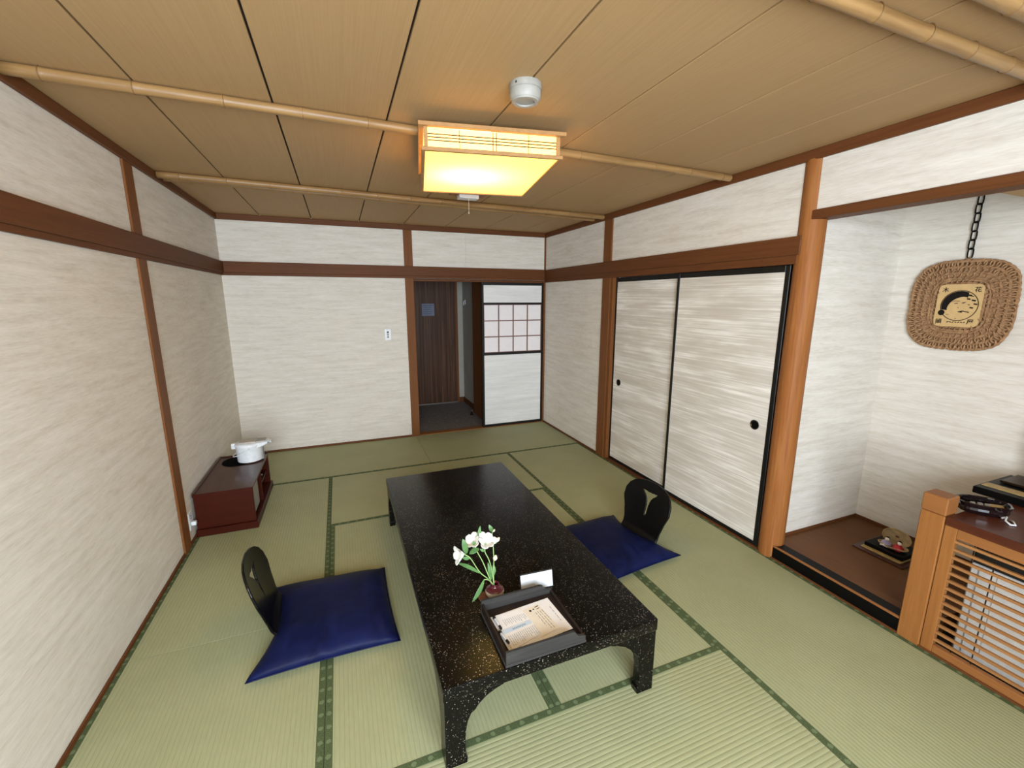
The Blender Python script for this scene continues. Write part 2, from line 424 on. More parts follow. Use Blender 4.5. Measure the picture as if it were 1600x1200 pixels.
trim('trim_wood_y', (0.0, 0.018, YE, 0.0, 2.299, ZC), 'brown cornice strip along the left wall')
trim('trim_wood_x', (0.018, W - 0.018, -0.018, 0.0, 2.299, ZC), 'brown cornice strip along the back wall')
trim('trim_wood_y', (W - 0.018, W, YE, 0.0, 2.299, ZC), 'brown cornice strip along the right wall')
trim('trim_wood_z', (0.0, 0.012, -1.902, -1.787, 0.0, 2.30), 'brown post dividing the left wall')
trim('trim_wood_z', (1.700, 1.792, -0.012, 0.09, -0.01, 2.30), 'brown post beside the hall doorway')
trim('trim_wood_z', (W - 0.012, W + 0.09, -1.400, -1.272, 0.0, 2.30), 'brown post between the wall panel and the closet doors')
trim('trim_wood_z', (W - 0.004, W + 0.05, -1.440, -1.400, 0.0, 1.774), 'thin lighter jamb beside the closet doors', 0.001)
trim('trim_wood_z', (3.376, 3.397, -0.006, 0.09, -0.01, 2.30), 'thin brown corner strip in the back corner', 0.001)
trim('trim_wood_x', (1.792, 3.376, 0.0, 0.08, 1.768, NK), 'brown head track over the hall doorway', 0.001)
trim('tan_wood_y', (1.792, 3.376, -0.004, 0.09, -0.03, 0.008), 'tan wooden threshold of the hall doorway', 0.001)
for nm, mt, b, lb in (('baseboard_left', 'trim_wood_y', (0, 0.010, -4.58, 0, 0, 0.022), 'thin brown floor edging of the left wall'),
                      ('baseboard_back', 'trim_wood_x', (0, 1.70, -0.010, 0, 0, 0.022), 'thin brown floor edging of the back wall'),
                      ('baseboard_right', 'trim_wood_y', (W - 0.010, W, -1.272, 0, 0, 0.022), 'thin brown floor edging of the right wall')):
    struct(box(nm, mt, *b, bev=0.002), lb, 'baseboard')
trim('trim_wood_y', (W - 0.008, W + 0.075, -3.16, -1.44, -0.02, 0.012), 'brown sill track under the closet doors', 0.001)
# lintel over the alcove
trim('trim_wood_y', (W - 0.012, W + 0.10, YE, -3.225, 1.998, 2.045), 'brown lintel over the display alcove')
# natural log post
lg = MB(); rows = []
for i in range(25):
    z = -0.005 + i * (2.31 / 24); r = []
    for k in range(28):
        a = 2 * PI * k / 28
        rr = 0.0685 * (1 + 0.012 * math.sin(3 * a + z * 2.1) + 0.012 * math.sin(z * 5 + a)) - 0.003 * z / 2.3
        r.append((W + 0.047 + rr * math.cos(a), -3.214 + rr * math.sin(a), z))
    rows.append(r)
lg.surf(rows, closed=True)
TRIM[0] += 1
struct(lg.build('trim_%d' % TRIM[0], 'log_wood', smooth='all'), 'round natural log post between closet doors and alcove', 'post')

# ------------------------------------------------------------------ doors
def fusuma(name, label, y0, y1, x, pull_y, st0, st1):
    """closet door in plane x (front face), y0 > y1"""
    d = thing(name, label, 'door', kind='structure'); z0, z1 = 0.013, 1.770
    box('stile', 'black_frame', x, x + 0.022, y0 - st0, y0, z0, z1, d, 0.002)
    box('stile', 'black_frame', x, x + 0.022, y1, y1 + st1, z0, z1, d, 0.002)
    box('top_rail', 'black_frame', x, x + 0.022, y1 + st1, y0 - st0, z1 - 0.038, z1, d, 0.002)
    box('bottom_rail', 'black_frame', x, x + 0.022, y1 + st1, y0 - st0, z0, z0 + 0.026, d, 0.002)
    box('paper_panel', 'fusuma_paper', x + 0.003, x + 0.019, y1 + st1, y0 - st0, z0 + 0.026, z1 - 0.038, d)
    M_ = Matrix.Translation((x + 0.002, pull_y, 0.799)) @ Matrix.Rotation(-PI / 2, 4, 'Y')
    rim = MB().lathe([(0.022, -0.004), (0.030, -0.002), (0.031, 0.002), (0.027, 0.003), (0.024, -0.001)], n=28, cap_b=False, cap_t=False).xform(M_).build('finger_pull', 'dark_metal', d, smooth=True)
    MB().lathe([(0.024, -0.0008), (0.012, -0.0012)], n=24).xform(M_).build('pull_cup', 'black_lacquer', rim, smooth=True)
    return d
fusuma('door_2', 'narrower-looking far closet sliding door in streaked grey paper with black frame', -1.440, -2.300, W + 0.030, -1.549, 0.022, 0.022)
fusuma('door_3', 'near closet sliding door in streaked grey paper with black frame beside log post', -2.262, -3.152, W + 0.004, -3.038, 0.026, 0.030)
# half-papered sliding door of the hall doorway
d1 = thing('door_1', 'white sliding door with gridded paper window and black frame at the hall', 'door', kind='structure')
yA, yB = 0.004, 0.030
X0, X1 = 2.573, 3.376
for a, b in ((X0, X0 + 0.026), (X1 - 0.026, X1)): box('stile', 'black_frame', a, b, yA, yB, 0.009, 1.768, d1, 0.002)
for a, b, nm in ((1.735, 1.768, 'top_rail'), (1.510, 1.533, 'middle_rail'), (0.905, 0.937, 'middle_rail'), (0.009, 0.040, 'bottom_rail')):
    box(nm, 'black_frame', X0 + 0.026, X1 - 0.026, yA, yB, a, b, d1, 0.002)
box('upper_panel', 'door_paper', X0 + 0.026, X1 - 0.026, yA + 0.004, yB - 0.004, 1.533, 1.735, d1)
box('lower_panel', 'door_paper', X0 + 0.026, X1 - 0.026, yA + 0.004, yB - 0.004, 0.040, 0.905, d1)
gx0, gx1, gz0, gz1 = X0 + 0.026, X1 - 0.026, 0.937, 1.510
px = [gx0 + (gx1 - gx0) * i / 4 for i in range(5)]; pz = [gz0 + (gz1 - gz0) * i / 3 for i in range(4)]
for i in range(4):
    for j in range(3): box('pane', 'shoji_paper', px[i] + 0.004, px[i + 1] - 0.004, yA + 0.012, yA + 0.014, pz[j] + 0.004, pz[j + 1] - 0.004, d1)
for i in range(5): box('muntin', 'muntin_wood', px[i] - 0.006, px[i] + 0.006, yA + 0.003, yA + 0.018, gz0, gz1, d1)
for j in range(4): box('muntin', 'muntin_wood', gx0, gx1, yA + 0.004, yA + 0.017, pz[j] - 0.006, pz[j] + 0.006, d1)
# entrance door at the end of the hall
d4 = thing('door_4', 'dark striped wooden entrance door at the end of the hall', 'door', kind='structure')
box('door_leaf', 'hall_door_wood', 1.86, 2.632, 1.478, 1.500, 0.0, 2.19, d4)
box('kick_strip', 'metal', 1.86, 2.632, 1.474, 1.480, -0.008, 0.010, d4)
nt = tag(box('notice', 'notice_paper', 2.13, 2.311, 1.4745, 1.4775, 1.33, 1.506), 'pale square paper notice stuck on the dark hall door', 'notice')
for i in range(5): box('printed_line', 'ink', 2.15 + 0.01 * (i % 2), 2.285 - 0.015 * (i % 3), 1.4735, 1.4746, 1.475 - i * 0.028, 1.479 - i * 0.028, nt)
hk = tag(MB().tube([(2.744, 1.339, 1.545), (2.722, 1.339, 1.54), (2.716, 1.339, 1.50), (2.724, 1.339, 1.485)], 0.006).build('wall_hook', 'white_plastic', smooth=True), 'small white hook on the grey hall wall', 'hook')
box('hook_plate', 'white_plastic', 2.738, 2.745, 1.325, 1.353, 1.50, 1.56, hk)
ds = thing('door_stop', 'small dark door stop on the hall floor by brown panel', 'door stop', (2.63, 0.70, -0.01))
MB().lathe([(0.022, 0), (0.022, 0.008), (0.012, 0.014), (0.012, 0.05)]).build('stem', 'dark_metal', ds, smooth=True)
MB().lathe([(0.016, 0.05), (0.018, 0.055), (0.018, 0.068), (0.012, 0.072)]).build('rubber_cap', 'metal', ds, smooth=True)

# ------------------------------------------------------------------ display alcove: black kerb and raised floor
struct(box('floor.004', 'groove_dark', W, XA + 0.05, YE, -4.0, -0.10, 0.004), 'dark bare floor behind the slatted screen', 'floor')
struct(box('floor.003', 'alcove_floor_wood', W + 0.074, XA, -4.0, YT, -0.10, ZA), 'raised dark brown wooden floor of the display alcove', 'floor')
kerb = thing('trim_%d' % (TRIM[0] + 1), 'black lacquered kerb with tan edge line in front of the alcove', 'trim', kind='structure'); TRIM[0] += 1
box('kerb_face', 'black_lacquer', W, W + 0.010, -3.925, -3.232, 0.010, ZA - 0.007, kerb)
box('kerb_top', 'black_lacquer', W + 0.008, W + 0.074, -3.925, YT, 0.02, ZA + 0.001, kerb)
box('edge_line', 'tan_wood_y', W - 0.001, W + 0.009, -3.925, -3.232, ZA - 0.007, ZA + 0.002, kerb)
trim('trim_wood_y', (W - 0.006, W + 0.02, YE + 1.2, -3.232, -0.02, 0.011), 'brown floor edging in front of the alcove kerb', 0.001)
trim('trim_wood_x', (W + 0.10, XA, YT - 0.008, YT, ZA, ZA + 0.018), 'thin brown edging along the alcove side wall', 0.001)
trim('trim_wood_y', (XA - 0.008, XA, -4.1, YT, ZA, ZA + 0.018), 'thin brown edging along the alcove back wall', 0.001)

# ------------------------------------------------------------------ low partition: post, shelf board, slatted screen, heater
pp = thing('partition_post', 'square tan wooden post at the end of the slatted screen', 'post', (3.437, -3.963, 0))
MB().box(-0.046, 0.043, -0.043, 0.043, 0.0, 0.652, 0.004).build('post_shaft', 'tan_wood_z', pp)
MB().box(-0.047, 0.044, -0.044, 0.044, 0.654, 0.735, 0.004).build('post_cap', 'tan_wood_y', pp)
sb = tag(box('shelf_board', 'shelf_wood', W - 0.004, XA, -5.20, -4.008, 0.618, 0.655, bev=0.002), 'dark red-brown wooden shelf board above the slatted screen', 'shelf')
ls = thing('slatted_screen', 'tan wooden screen of thin horizontal slats under the shelf board', 'screen')
box('stile', 'tan_wood_z', W, W + 0.028, -4.050, -4.008, 0.0, 0.617, ls, 0.002)
box('stile', 'tan_wood_z', W, W + 0.028, -5.20, -5.15, 0.0, 0.617, ls, 0.002)
box('top_rail', 'tan_wood_y', W + 0.001, W + 0.027, -5.15, -4.050, 0.572, 0.617, ls, 0.002)
box('bottom_rail', 'tan_wood_y', W + 0.001, W + 0.027, -5.15, -4.050, 0.0, 0.046, ls, 0.002)
for i in range(14):
    z = 0.556 - i * 0.0372
    box('slat', 'slat_wood', W + 0.004, W + 0.016, -5.15, -4.046, z - 0.0055, z + 0.0055, ls)
for y in (-4.106, -4.172, -4.40): box('tie_rod', 'dark_metal', W + 0.018, W + 0.021, y - 0.002, y + 0.002, 0.046, 0.572, ls)
ht = thing('heater_unit', 'white heating unit hidden behind the slatted screen', 'heater')
box('casing', 'unit_white', W + 0.10, W + 0.30, -5.1, -4.080, 0.012, 0.455, ht, 0.004)
box('outlet_slot', 'dark_plastic', W + 0.11, W + 0.28, -5.1, -4.085, 0.455, 0.52, ht)
box('seam_line', 'grey_plastic', W + 0.097, W + 0.101, -4.109, -4.106, 0.03, 0.45, ht)
box('access_panel', 'unit_white', W + 0.096, W + 0.101, -4.9, -4.165, 0.05, 0.435, ht, 0.001)
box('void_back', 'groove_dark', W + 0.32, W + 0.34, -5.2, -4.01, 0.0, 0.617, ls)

# ------------------------------------------------------------------ bamboo poles on the ceiling
def bamboo(label, p0, p1, r, first, step, rseed):
    p0, p1 = Vector(p0), Vector(p1); L = (p1 - p0).length
    rnd = random.Random(rseed)
    ang = math.atan2(p1.y - p0.y, p1.x - p0.x)
    pts = []; rad = []; nodes = []
    x = first
    while x < L - 0.03:
        nodes.append(x); x += step * rnd.uniform(0.93, 1.07)
    xs = sorted(set([0, L] + [round(i * L / 60, 4) for i in range(61)] + [round(n + d, 4) for n in nodes for d in (-0.012, -0.004, 0.004, 0.012)]))
    for x in xs:
        d = min([abs(x - n) for n in nodes] + [9]); pts.append((x, 0.0015 * math.sin(x * 4 + rseed), 0)); rad.append(r * (1 + (0.10 * max(0, 1 - d / 0.014))))
    o = MB().tube(pts, rad, 14).build('bamboo_pole', 'bamboo', loc=p0, smooth='all'); o.rotation_euler.z = ang
    tag(o, label, 'bamboo pole', 'bamboo poles across the ceiling')
    ring = None
    for n in nodes:
        if ring is None:
            ring = MB().tube([(0, (r * 1.085) * math.cos(2 * PI * k / 18), (r * 1.085) * math.sin(2 * PI * k / 18)) for k in range(18)], 0.0016, 5, closed=True).build('node_ring', 'bamboo_node', o, smooth='all')
            ring.location = (n, 0, 0)
        else: copy_mesh(ring, 'node_ring', o, (n, 0, 0))
zb = ZC - 0.0215
bamboo('bamboo pole passing above the square ceiling lamp', (0.022, -2.804, zb), (3.366, -2.701, zb), 0.0205, 0.10, 0.265, 1)
bamboo('thicker front one of the paired bamboo poles near the back wall', (0.022, -1.452, zb), (3.376, -1.262, zb), 0.0205, 0.115, 0.237, 2)
bamboo('thinner rear one of the paired bamboo poles near the back wall', (0.022, -1.338, zb + 0.004), (3.376, -1.096, zb + 0.004), 0.0165, 0.15, 0.30, 3)
bamboo('thick bamboo pole crossing the top corner of the picture above the alcove', (0.022, -4.060, zb), (3.376, -4.038, zb), 0.0205, 0.02, 0.238, 4)
bamboo('nearest bamboo pole, barely showing in the top corner', (0.022, -4.20, zb), (3.376, -4.196, zb), 0.0205, 0.1, 0.25, 5)

# ------------------------------------------------------------------ ceiling lamp
lamp = thing('ceiling_lamp', 'square wooden ceiling lamp glowing yellow with lattice paper sides', 'lamp', (1.751, -2.617, 0), -0.169)
A1, A2, H1, H2 = 0.313, 0.379, 2.198, 2.308
def frame_bars(nm, hx, hy, z0, z1, wdt):
    for s in (-1, 1):
        box(nm, 'lamp_wood', -hx, hx, s * hy, s * (hy - wdt), z0, z1, lamp, 0.002)
        box(nm, 'lamp_wood', s * hx, s * (hx - wdt), -hy + wdt, hy - wdt, z0, z1, lamp, 0.002)
frame_bars('lower_frame', A1, A2, H1, H1 + 0.016, 0.016)
frame_bars('upper_frame', A1 + 0.011, A2 + 0.011, H2 - 0.016, H2, 0.024)
I1, I2 = A1 - 0.012, A2 - 0.012
for sx in (-1, 1):
    for sy in (-1, 1): box('corner_post', 'lamp_wood', sx * I1, sx * (I1 - 0.016), sy * I2, sy * (I2 - 0.016), H1 + 0.016, H2 - 0.016, lamp)
zz0, zz1 = H1 + 0.014, H2 - 0.016
for s in (-1, 1):
    pa = box('side_paper', 'lamp_side_paper', -I1 + 0.016, I1 - 0.016, s * (I2 - 0.010), s * (I2 - 0.012), zz0, zz1, lamp)
    pb = box('side_paper', 'lamp_side_paper', s * (I1 - 0.010), s * (I1 - 0.012), -I2 + 0.016, I2 - 0.016, zz0, zz1, lamp)
    for f in (0.40, 0.555, 0.71):
        z = zz0 + (zz1 - zz0) * f
        box('lattice_bar', 'lamp_bar', -I1 + 0.016, I1 - 0.016, s * (I2 - 0.004), s * (I2 - 0.008), z - 0.0019, z + 0.0019, pa)
        box('lattice_bar', 'lamp_bar', s * (I1 - 0.004), s * (I1 - 0.008), -I2 + 0.016, I2 - 0.016, z - 0.0015, z + 0.0015, pb)
    for f in (-0.5, -0.014, 0.036, 0.52):
        box('lattice_bar', 'lamp_bar', f * I1 - 0.0015, f * I1 + 0.0015, s * (I2 - 0.004), s * (I2 - 0.009), zz0, zz1, pa)
        box('lattice_bar', 'lamp_bar', s * (I1 - 0.004), s * (I1 - 0.009), f * I2 - 0.0015, f * I2 + 0.0015, zz0, zz1, pb)
box('diffuser', 'lamp_diffuser', -A1 + 0.016, A1 - 0.016, -A2 + 0.016, A2 - 0.016, H1 + 0.006, H1 + 0.009, lamp)
box('top_plate', 'white_plastic', -A1 + 0.014, A1 - 0.014, -A2 + 0.014, A2 - 0.014, H2 - 0.006, H2 - 0.002, lamp)
for i, (x, y) in enumerate(((-0.10, 0.02), (0.02, 0.02))):
    l = bpy.data.lights.new('lamp_bulb', 'POINT'); l.energy = 6.0; l.color = (1.0, 0.76, 0.42); l.shadow_soft_size = 0.03
    o = bpy.data.objects.new('lamp_bulb', l); COL.objects.link(o); o.location = (x, y, H1 + 0.062); o.parent = lamp

# smoke detector and pull switch on the ceiling
sd = thing('smoke_detector', 'round white smoke detector on the ceiling in front of the lamp', 'smoke detector', (1.700, -3.296, ZC))
MB().lathe([(0.058, 0.0), (0.060, -0.004), (0.060, -0.022), (0.0575, -0.024), (0.0575, -0.046), (0.052, -0.056)]).build('housing', 'ivory_plastic', sd, smooth=True)
MB().lathe([(0.0605, -0.0225), (0.0605, -0.0245)], cap_b=False, cap_t=False).build('seam_ring', 'grey_plastic', sd)
MB().lathe([(0.051, -0.0555), (0.048, -0.061), (0.034, -0.061), (0.033, -0.0565)], cap_b=False, cap_t=False).build('vent_ring', 'ivory_plastic', sd, smooth=True)
for k in range(12):
    a = k * PI / 6; MB().box(-0.005, 0.005, -0.0025, 0.0025, -0.0615, -0.0595).xform(Matrix.Rotation(a, 4, 'Z') @ Matrix.Translation((0, 0.041, 0))).build('vent_slot', 'grey_plastic', sd)
box('indicator', 'dark_plastic', -0.052, -0.049, -0.036, -0.030, -0.016, -0.010, sd)
ps = thing('pull_switch', 'small white pull switch box with hanging cord behind the lamp', 'switch', (1.965, -1.600, ZC))
MB().box(-0.13, 0.13, -0.055, 0.055, -0.014, 0.0, 0.003).build('base_plate', 'tan_wood_y', ps)
MB().box(-0.075, 0.075, -0.04, 0.04, -0.042, -0.014, 0.006, 2).build('switch_box', 'white_plastic', ps, smooth=True)
MB().tube([(0, -0.02, -0.042), (0.001, -0.02, -0.09), (0, -0.02, -0.135)], 0.0016, 6).build('pull_cord', 'straw_cord', ps)
MB().lathe([(0.0015, -0.150), (0.003, -0.147), (0.003, -0.138), (0.0015, -0.135)], 0, -0.02, 10).build('pull_bead', 'straw_cord', ps)
# wall switch, wall outlet
sw = thing('wall_switch', 'small white wall switch plate on the back wall', 'switch', (1.489, 0, 1.192))
MB().box(-0.035, 0.035, -0.007, 0.0, -0.062, 0.062, 0.003).build('plate', 'white_plastic', sw)
for i, (z, mt) in enumerate(((0.026, 'dark_plastic'), (0.0, 'grey_plastic'), (-0.026, 'grey_plastic'))):
    MB().box(-0.011, 0.011, -0.011, -0.006, z - 0.010, z + 0.010, 0.002).build('switch_key', mt, sw)
oc = thing('wall_outlet', 'white wall outlet with plug beside the red-brown cabinet', 'outlet', (0, -1.715, 0.15))
MB().box(0, 0.007, -0.035, 0.035, -0.06, 0.06, 0.003).build('plate', 'white_plastic', oc)
MB().box(0.007, 0.034, -0.014, 0.014, -0.034, -0.008, 0.005, 2).build('plug', 'white_plastic', oc, smooth=True)
for z in (0.012, 0.03): box('socket_slot', 'dark_plastic', 0.006, 0.0085, -0.006, 0.006, z, z + 0.004, oc)

# ------------------------------------------------------------------ red-brown low cabinet with air pot
cb = thing('low_cabinet', 'glossy red-brown low wooden cabinet with open front compartments', 'cabinet', (0, 0, 0))
cy0, cy1 = -1.665, -0.930; cx1 = 0.366
box('side_panel', 'cabinet_side_wood', 0.016, cx1 - 0.004, cy0 + 0.006, cy0 + 0.026, 0.05, 0.285, cb, 0.002)
box('side_panel', 'cabinet_side_wood', 0.016, cx1 - 0.004, cy1 - 0.026, cy1 - 0.006, 0.05, 0.285, cb, 0.002)
box('back_panel', 'cabinet_side_wood', 0.016, 0.028, cy0 + 0.026, cy1 - 0.026, 0.05, 0.285, cb)
box('top_panel', 'cabinet_top_wood', 0.014, cx1, cy0, cy1, 0.285, 0.303, cb, 0.003)
box('top_edge', 'cabinet_side_wood', 0.014, cx1, cy0 - 0.003, cy0 + 0.004, 0.283, 0.3035, cb, 0.001)
box('rim', 'cabinet_top_wood', 0.014, 0.026, cy0, cy1, 0.303, 0.312, cb, 0.002)
box('rim', 'cabinet_top_wood', 0.026, cx1, cy1 - 0.012, cy1, 0.303, 0.312, cb, 0.002)
box('plinth', 'cabinet_side_wood', 0.010, 0.376, cy0 - 0.012, cy1 + 0.006, 0.0, 0.050, cb, 0.004)
box('divider', 'cabinet_side_wood', 0.028, cx1 - 0.006, -1.322, -1.302, 0.05, 0.285, cb, 0.002)
box('shelf', 'cabinet_side_wood', 0.028, cx1 - 0.02, -1.302, cy1 - 0.026, 0.15, 0.162, cb, 0.002)
box('drawer_front', 'grey_plastic', 0.32, cx1 - 0.016, -1.625, -1.40, 0.075, 0.25, cb, 0.004)
MB().lathe([(0.004, 0), (0.008, 0.006), (0.008, 0.012), (0.004, 0.015)], n=14).xform(Matrix.Translation((cx1 - 0.010, -1.305, 0.25)) @ Matrix.Rotation(PI / 2, 4, 'Y')).build('knob', 'metal', cb, smooth=True)
pm = tag(MB().lathe([(0.110, 0.0), (0.112, 0.003), (0.110, 0.006), (0.0, 0.006)], n=40, cap_t=False).build('pot_mat', 'black_felt', loc=(0.176, -1.075, 0.303), smooth=True), 'round black mat under the white pot on the cabinet', 'mat')
ap = thing('air_pot', 'white electric hot water pot with spout on the red-brown cabinet', 'pot', (0.262, -1.085, 0.309))
def squish(prof, sx=1.0): return prof
MB().lathe([(0.080, 0.0), (0.088, 0.004), (0.091, 0.06), (0.094, 0.12), (0.097, 0.128)], n=40).build('body', 'white_plastic', ap, smooth=True)
MB().lathe([(0.0975, 0.128), (0.0985, 0.140), (0.096, 0.146), (0.084, 0.153), (0.05, 0.158), (0.0, 0.159)], n=40, cap_t=False).build('lid', 'white_plastic', ap, smooth=True)
# spout head leaning out over the front
sp = MB(); rows = []
for t, wd_, zt, zb_ in ((0.0, 0.070, 0.157, 0.100), (0.4, 0.062, 0.158, 0.112), (0.75, 0.050, 0.154, 0.128), (1.0, 0.036, 0.146, 0.138)):
    x = 0.06 + 0.105 * t
    rows.append([(x, -wd_, zb_ + 0.01), (x, -wd_ * 0.8, zb_), (x, wd_ * 0.8, zb_), (x, wd_, zb_ + 0.01), (x, wd_, zt - 0.008), (x, wd_ * 0.7, zt), (x, -wd_ * 0.7, zt), (x, -wd_, zt - 0.008)])
sp.surf(rows, closed=True); sp.bm.faces.new([v for v in sp.bm.verts[-8:]]) if False else None
spo = sp.build('spout_head', 'white_plastic', ap, smooth=True)
MB().box(0.125, 0.158, -0.034, 0.034, 0.1405, 0.1415).build('spout_end', 'grey_plastic', spo)
MB().box(-0.062, 0.058, -0.056, 0.056, 0.153, 0.1625, 0.003).build('lid_panel', 'lid_grey', ap)
MB().box(0.062, 0.125, -0.040, 0.040, 0.156, 0.162, 0.003).build('push_button', 'grey_plastic', ap)
MB().box(-0.118, -0.088, -0.022, 0.022, 0.105, 0.150, 0.006, 2).build('hinge_cover', 'white_plastic', ap, smooth=True)
MB().tube([(0.02, -0.101, 0.118), (-0.02, -0.105, 0.095), (-0.07, -0.092, 0.070), (-0.105, -0.045, 0.052), (-0.115, 0, 0.048), (-0.105, 0.045, 0.052), (-0.07, 0.092, 0.070), (-0.02, 0.105, 0.095), (0.02, 0.101, 0.118)], 0.0045, 8).build('bail_handle', 'white_plastic', ap, smooth='all')
MB().box(0.086, 0.098, -0.030, 0.030, 0.004, 0.105, 0.002).build('gauge_strip', 'grey_plastic', ap)

# ------------------------------------------------------------------ low table
tb = thing('low_table', 'long low black lacquered table with fine gold speckles', 'table', (1.668, -2.826, 0))
hx, hy, zt = 0.4355, 0.907, 0.330
MB().box(-hx, hx, -hy, hy, zt - 0.054, zt, 0.006, 2).build('table_top', 'speckled_lacquer', tb, smooth=True)
PR = [(0, 0), (0.074, 0), (0.076, 0.022), (0.070, 0.032), (0.069, 0.09), (0.072, 0.135), (0.079, 0.170), (0.092, 0.198), (0.107, 0.207), (0.111, 0.214), (0.121, 0.226), (0.145, 0.246), (0.178, 0.262), (0.21, 0.272), (0.21, 0.280), (0, 0.280)]
for sx in (-1, 1):
    for sy in (-1, 1):
        lgm = MB()
        cxx, cyy = sx * (hx - 0.004), sy * (hy - 0.004)
        lgm.prism([(cxx - sx * q, z) for q, z in PR], 'y', cyy, cyy - sy * 0.036)
        lgm.prism([(cyy - sy * max(q, 0.036), z) for q, z in PR], 'x', cxx, cxx - sx * 0.036)
        lgm.build('leg', 'speckled_lacquer', tb)

# ------------------------------------------------------------------ legless chairs and cushions
def wid(z, hw=0.194, H=0.399):
    pts = [(0, .80), (.2, .77), (.3, .78), (.45, .86), (.65, 1.0), (.78, .985), (.87, .89), (.935, .74), (.975, .55), (1, .25)]
    f = z / H
    for (a, b), (c, d) in zip(pts, pts[1:]):
        if a <= f <= c:
            t = (f - a) / (c - a); t = t * t * (3 - 2 * t) * 0.35 + t * 0.65
            return hw * (b + (d - b) * t)
    return hw * pts[-1][1]
def make_chair(label, x, y, yaw):
    t = thing('legless_chair', label, 'chair', (x, y, 0), yaw, 'black legless floor chairs')
    hw, H, lean, sag = 0.194, 0.399, 0.276, 0.022
    def S(tt, z):
        s = -lean * (z - 0.08) + sag * (tt / hw) ** 2
        if z < 0.10: s += 0.9 * (0.10 - z) ** 2 / 0.10 * 1.2
        return s
    slot = lambda z: None
    nz, nt_ = 120, 100
    bm = bmesh.new(); V = {}
    zs0 = 0.012
    for i in range(nz + 1):
        f = i / nz; z = zs0 + (H - zs0) * f
        for j in range(nt_ + 1):
            u = -1 + 2 * j / nt_; tt = u * wid(z)
            V[i, j] = bm.verts.new((S(tt, z), tt, z))
    def inside_slot(tt, z):
        a = abs(tt)
        if not 0.183 < z < 0.338 - 0.006 * (1 - min(1, a / 0.063) ** 2): return False
        K = [(0.183, 0.0045), (0.25, 0.0085), (0.275, 0.013), (0.295, 0.021), (0.312, 0.034), (0.325, 0.050), (0.338, 0.064)]
        for (z0, h0), (z1, h1) in zip(K, K[1:]):
            if z0 <= z <= z1: return a < h0 + (h1 - h0) * (z - z0) / (z1 - z0)
        return False
    for i in range(nz):
        for j in range(nt_):
            c = (V[i, j].co + V[i + 1, j].co + V[i, j + 1].co + V[i + 1, j + 1].co) / 4
            if inside_slot(c.y, c.z): continue
            bm.faces.new((V[i, j], V[i, j + 1], V[i + 1, j + 1], V[i + 1, j]))
    for v in [v for v in bm.verts if not v.link_faces]: bm.verts.remove(v)
    # relax the stepped rim of the cut-out
    rim = [v for v in bm.verts if v.is_boundary and abs(v.co.y) < 0.08 and 0.15 < v.co.z < 0.37]
    for _ in range(3): bmesh.ops.smooth_vert(bm, verts=rim, factor=0.5, use_axis_x=True, use_axis_y=True, use_axis_z=True)
    mb = MB(); mb.merge(bm)
    mb.build('backrest', 'chair_lacquer', t, smooth='all', solid=0.011)
    st = MB(); rows = []
    for i in range(9):
        s = 0.085 + (0.34 - 0.085) * i / 8; hwid = 0.152 + 0.035 * min(1, i / 4)
        if i == 8: hwid *= 0.9
        z = 0.0125
        rows.append([(s, -hwid + 2 * hwid * j / 8, z) for j in range(9)])
    st.surf(rows); st.build('seat', 'chair_lacquer', t, solid=0.011)
    return t
make_chair('black legless chair on the side of the table towards the low cabinet', 0.603, -2.775, 0.038)
make_chair('black legless chair between the table and the sliding closet doors', 2.757, -2.808, 3.265)
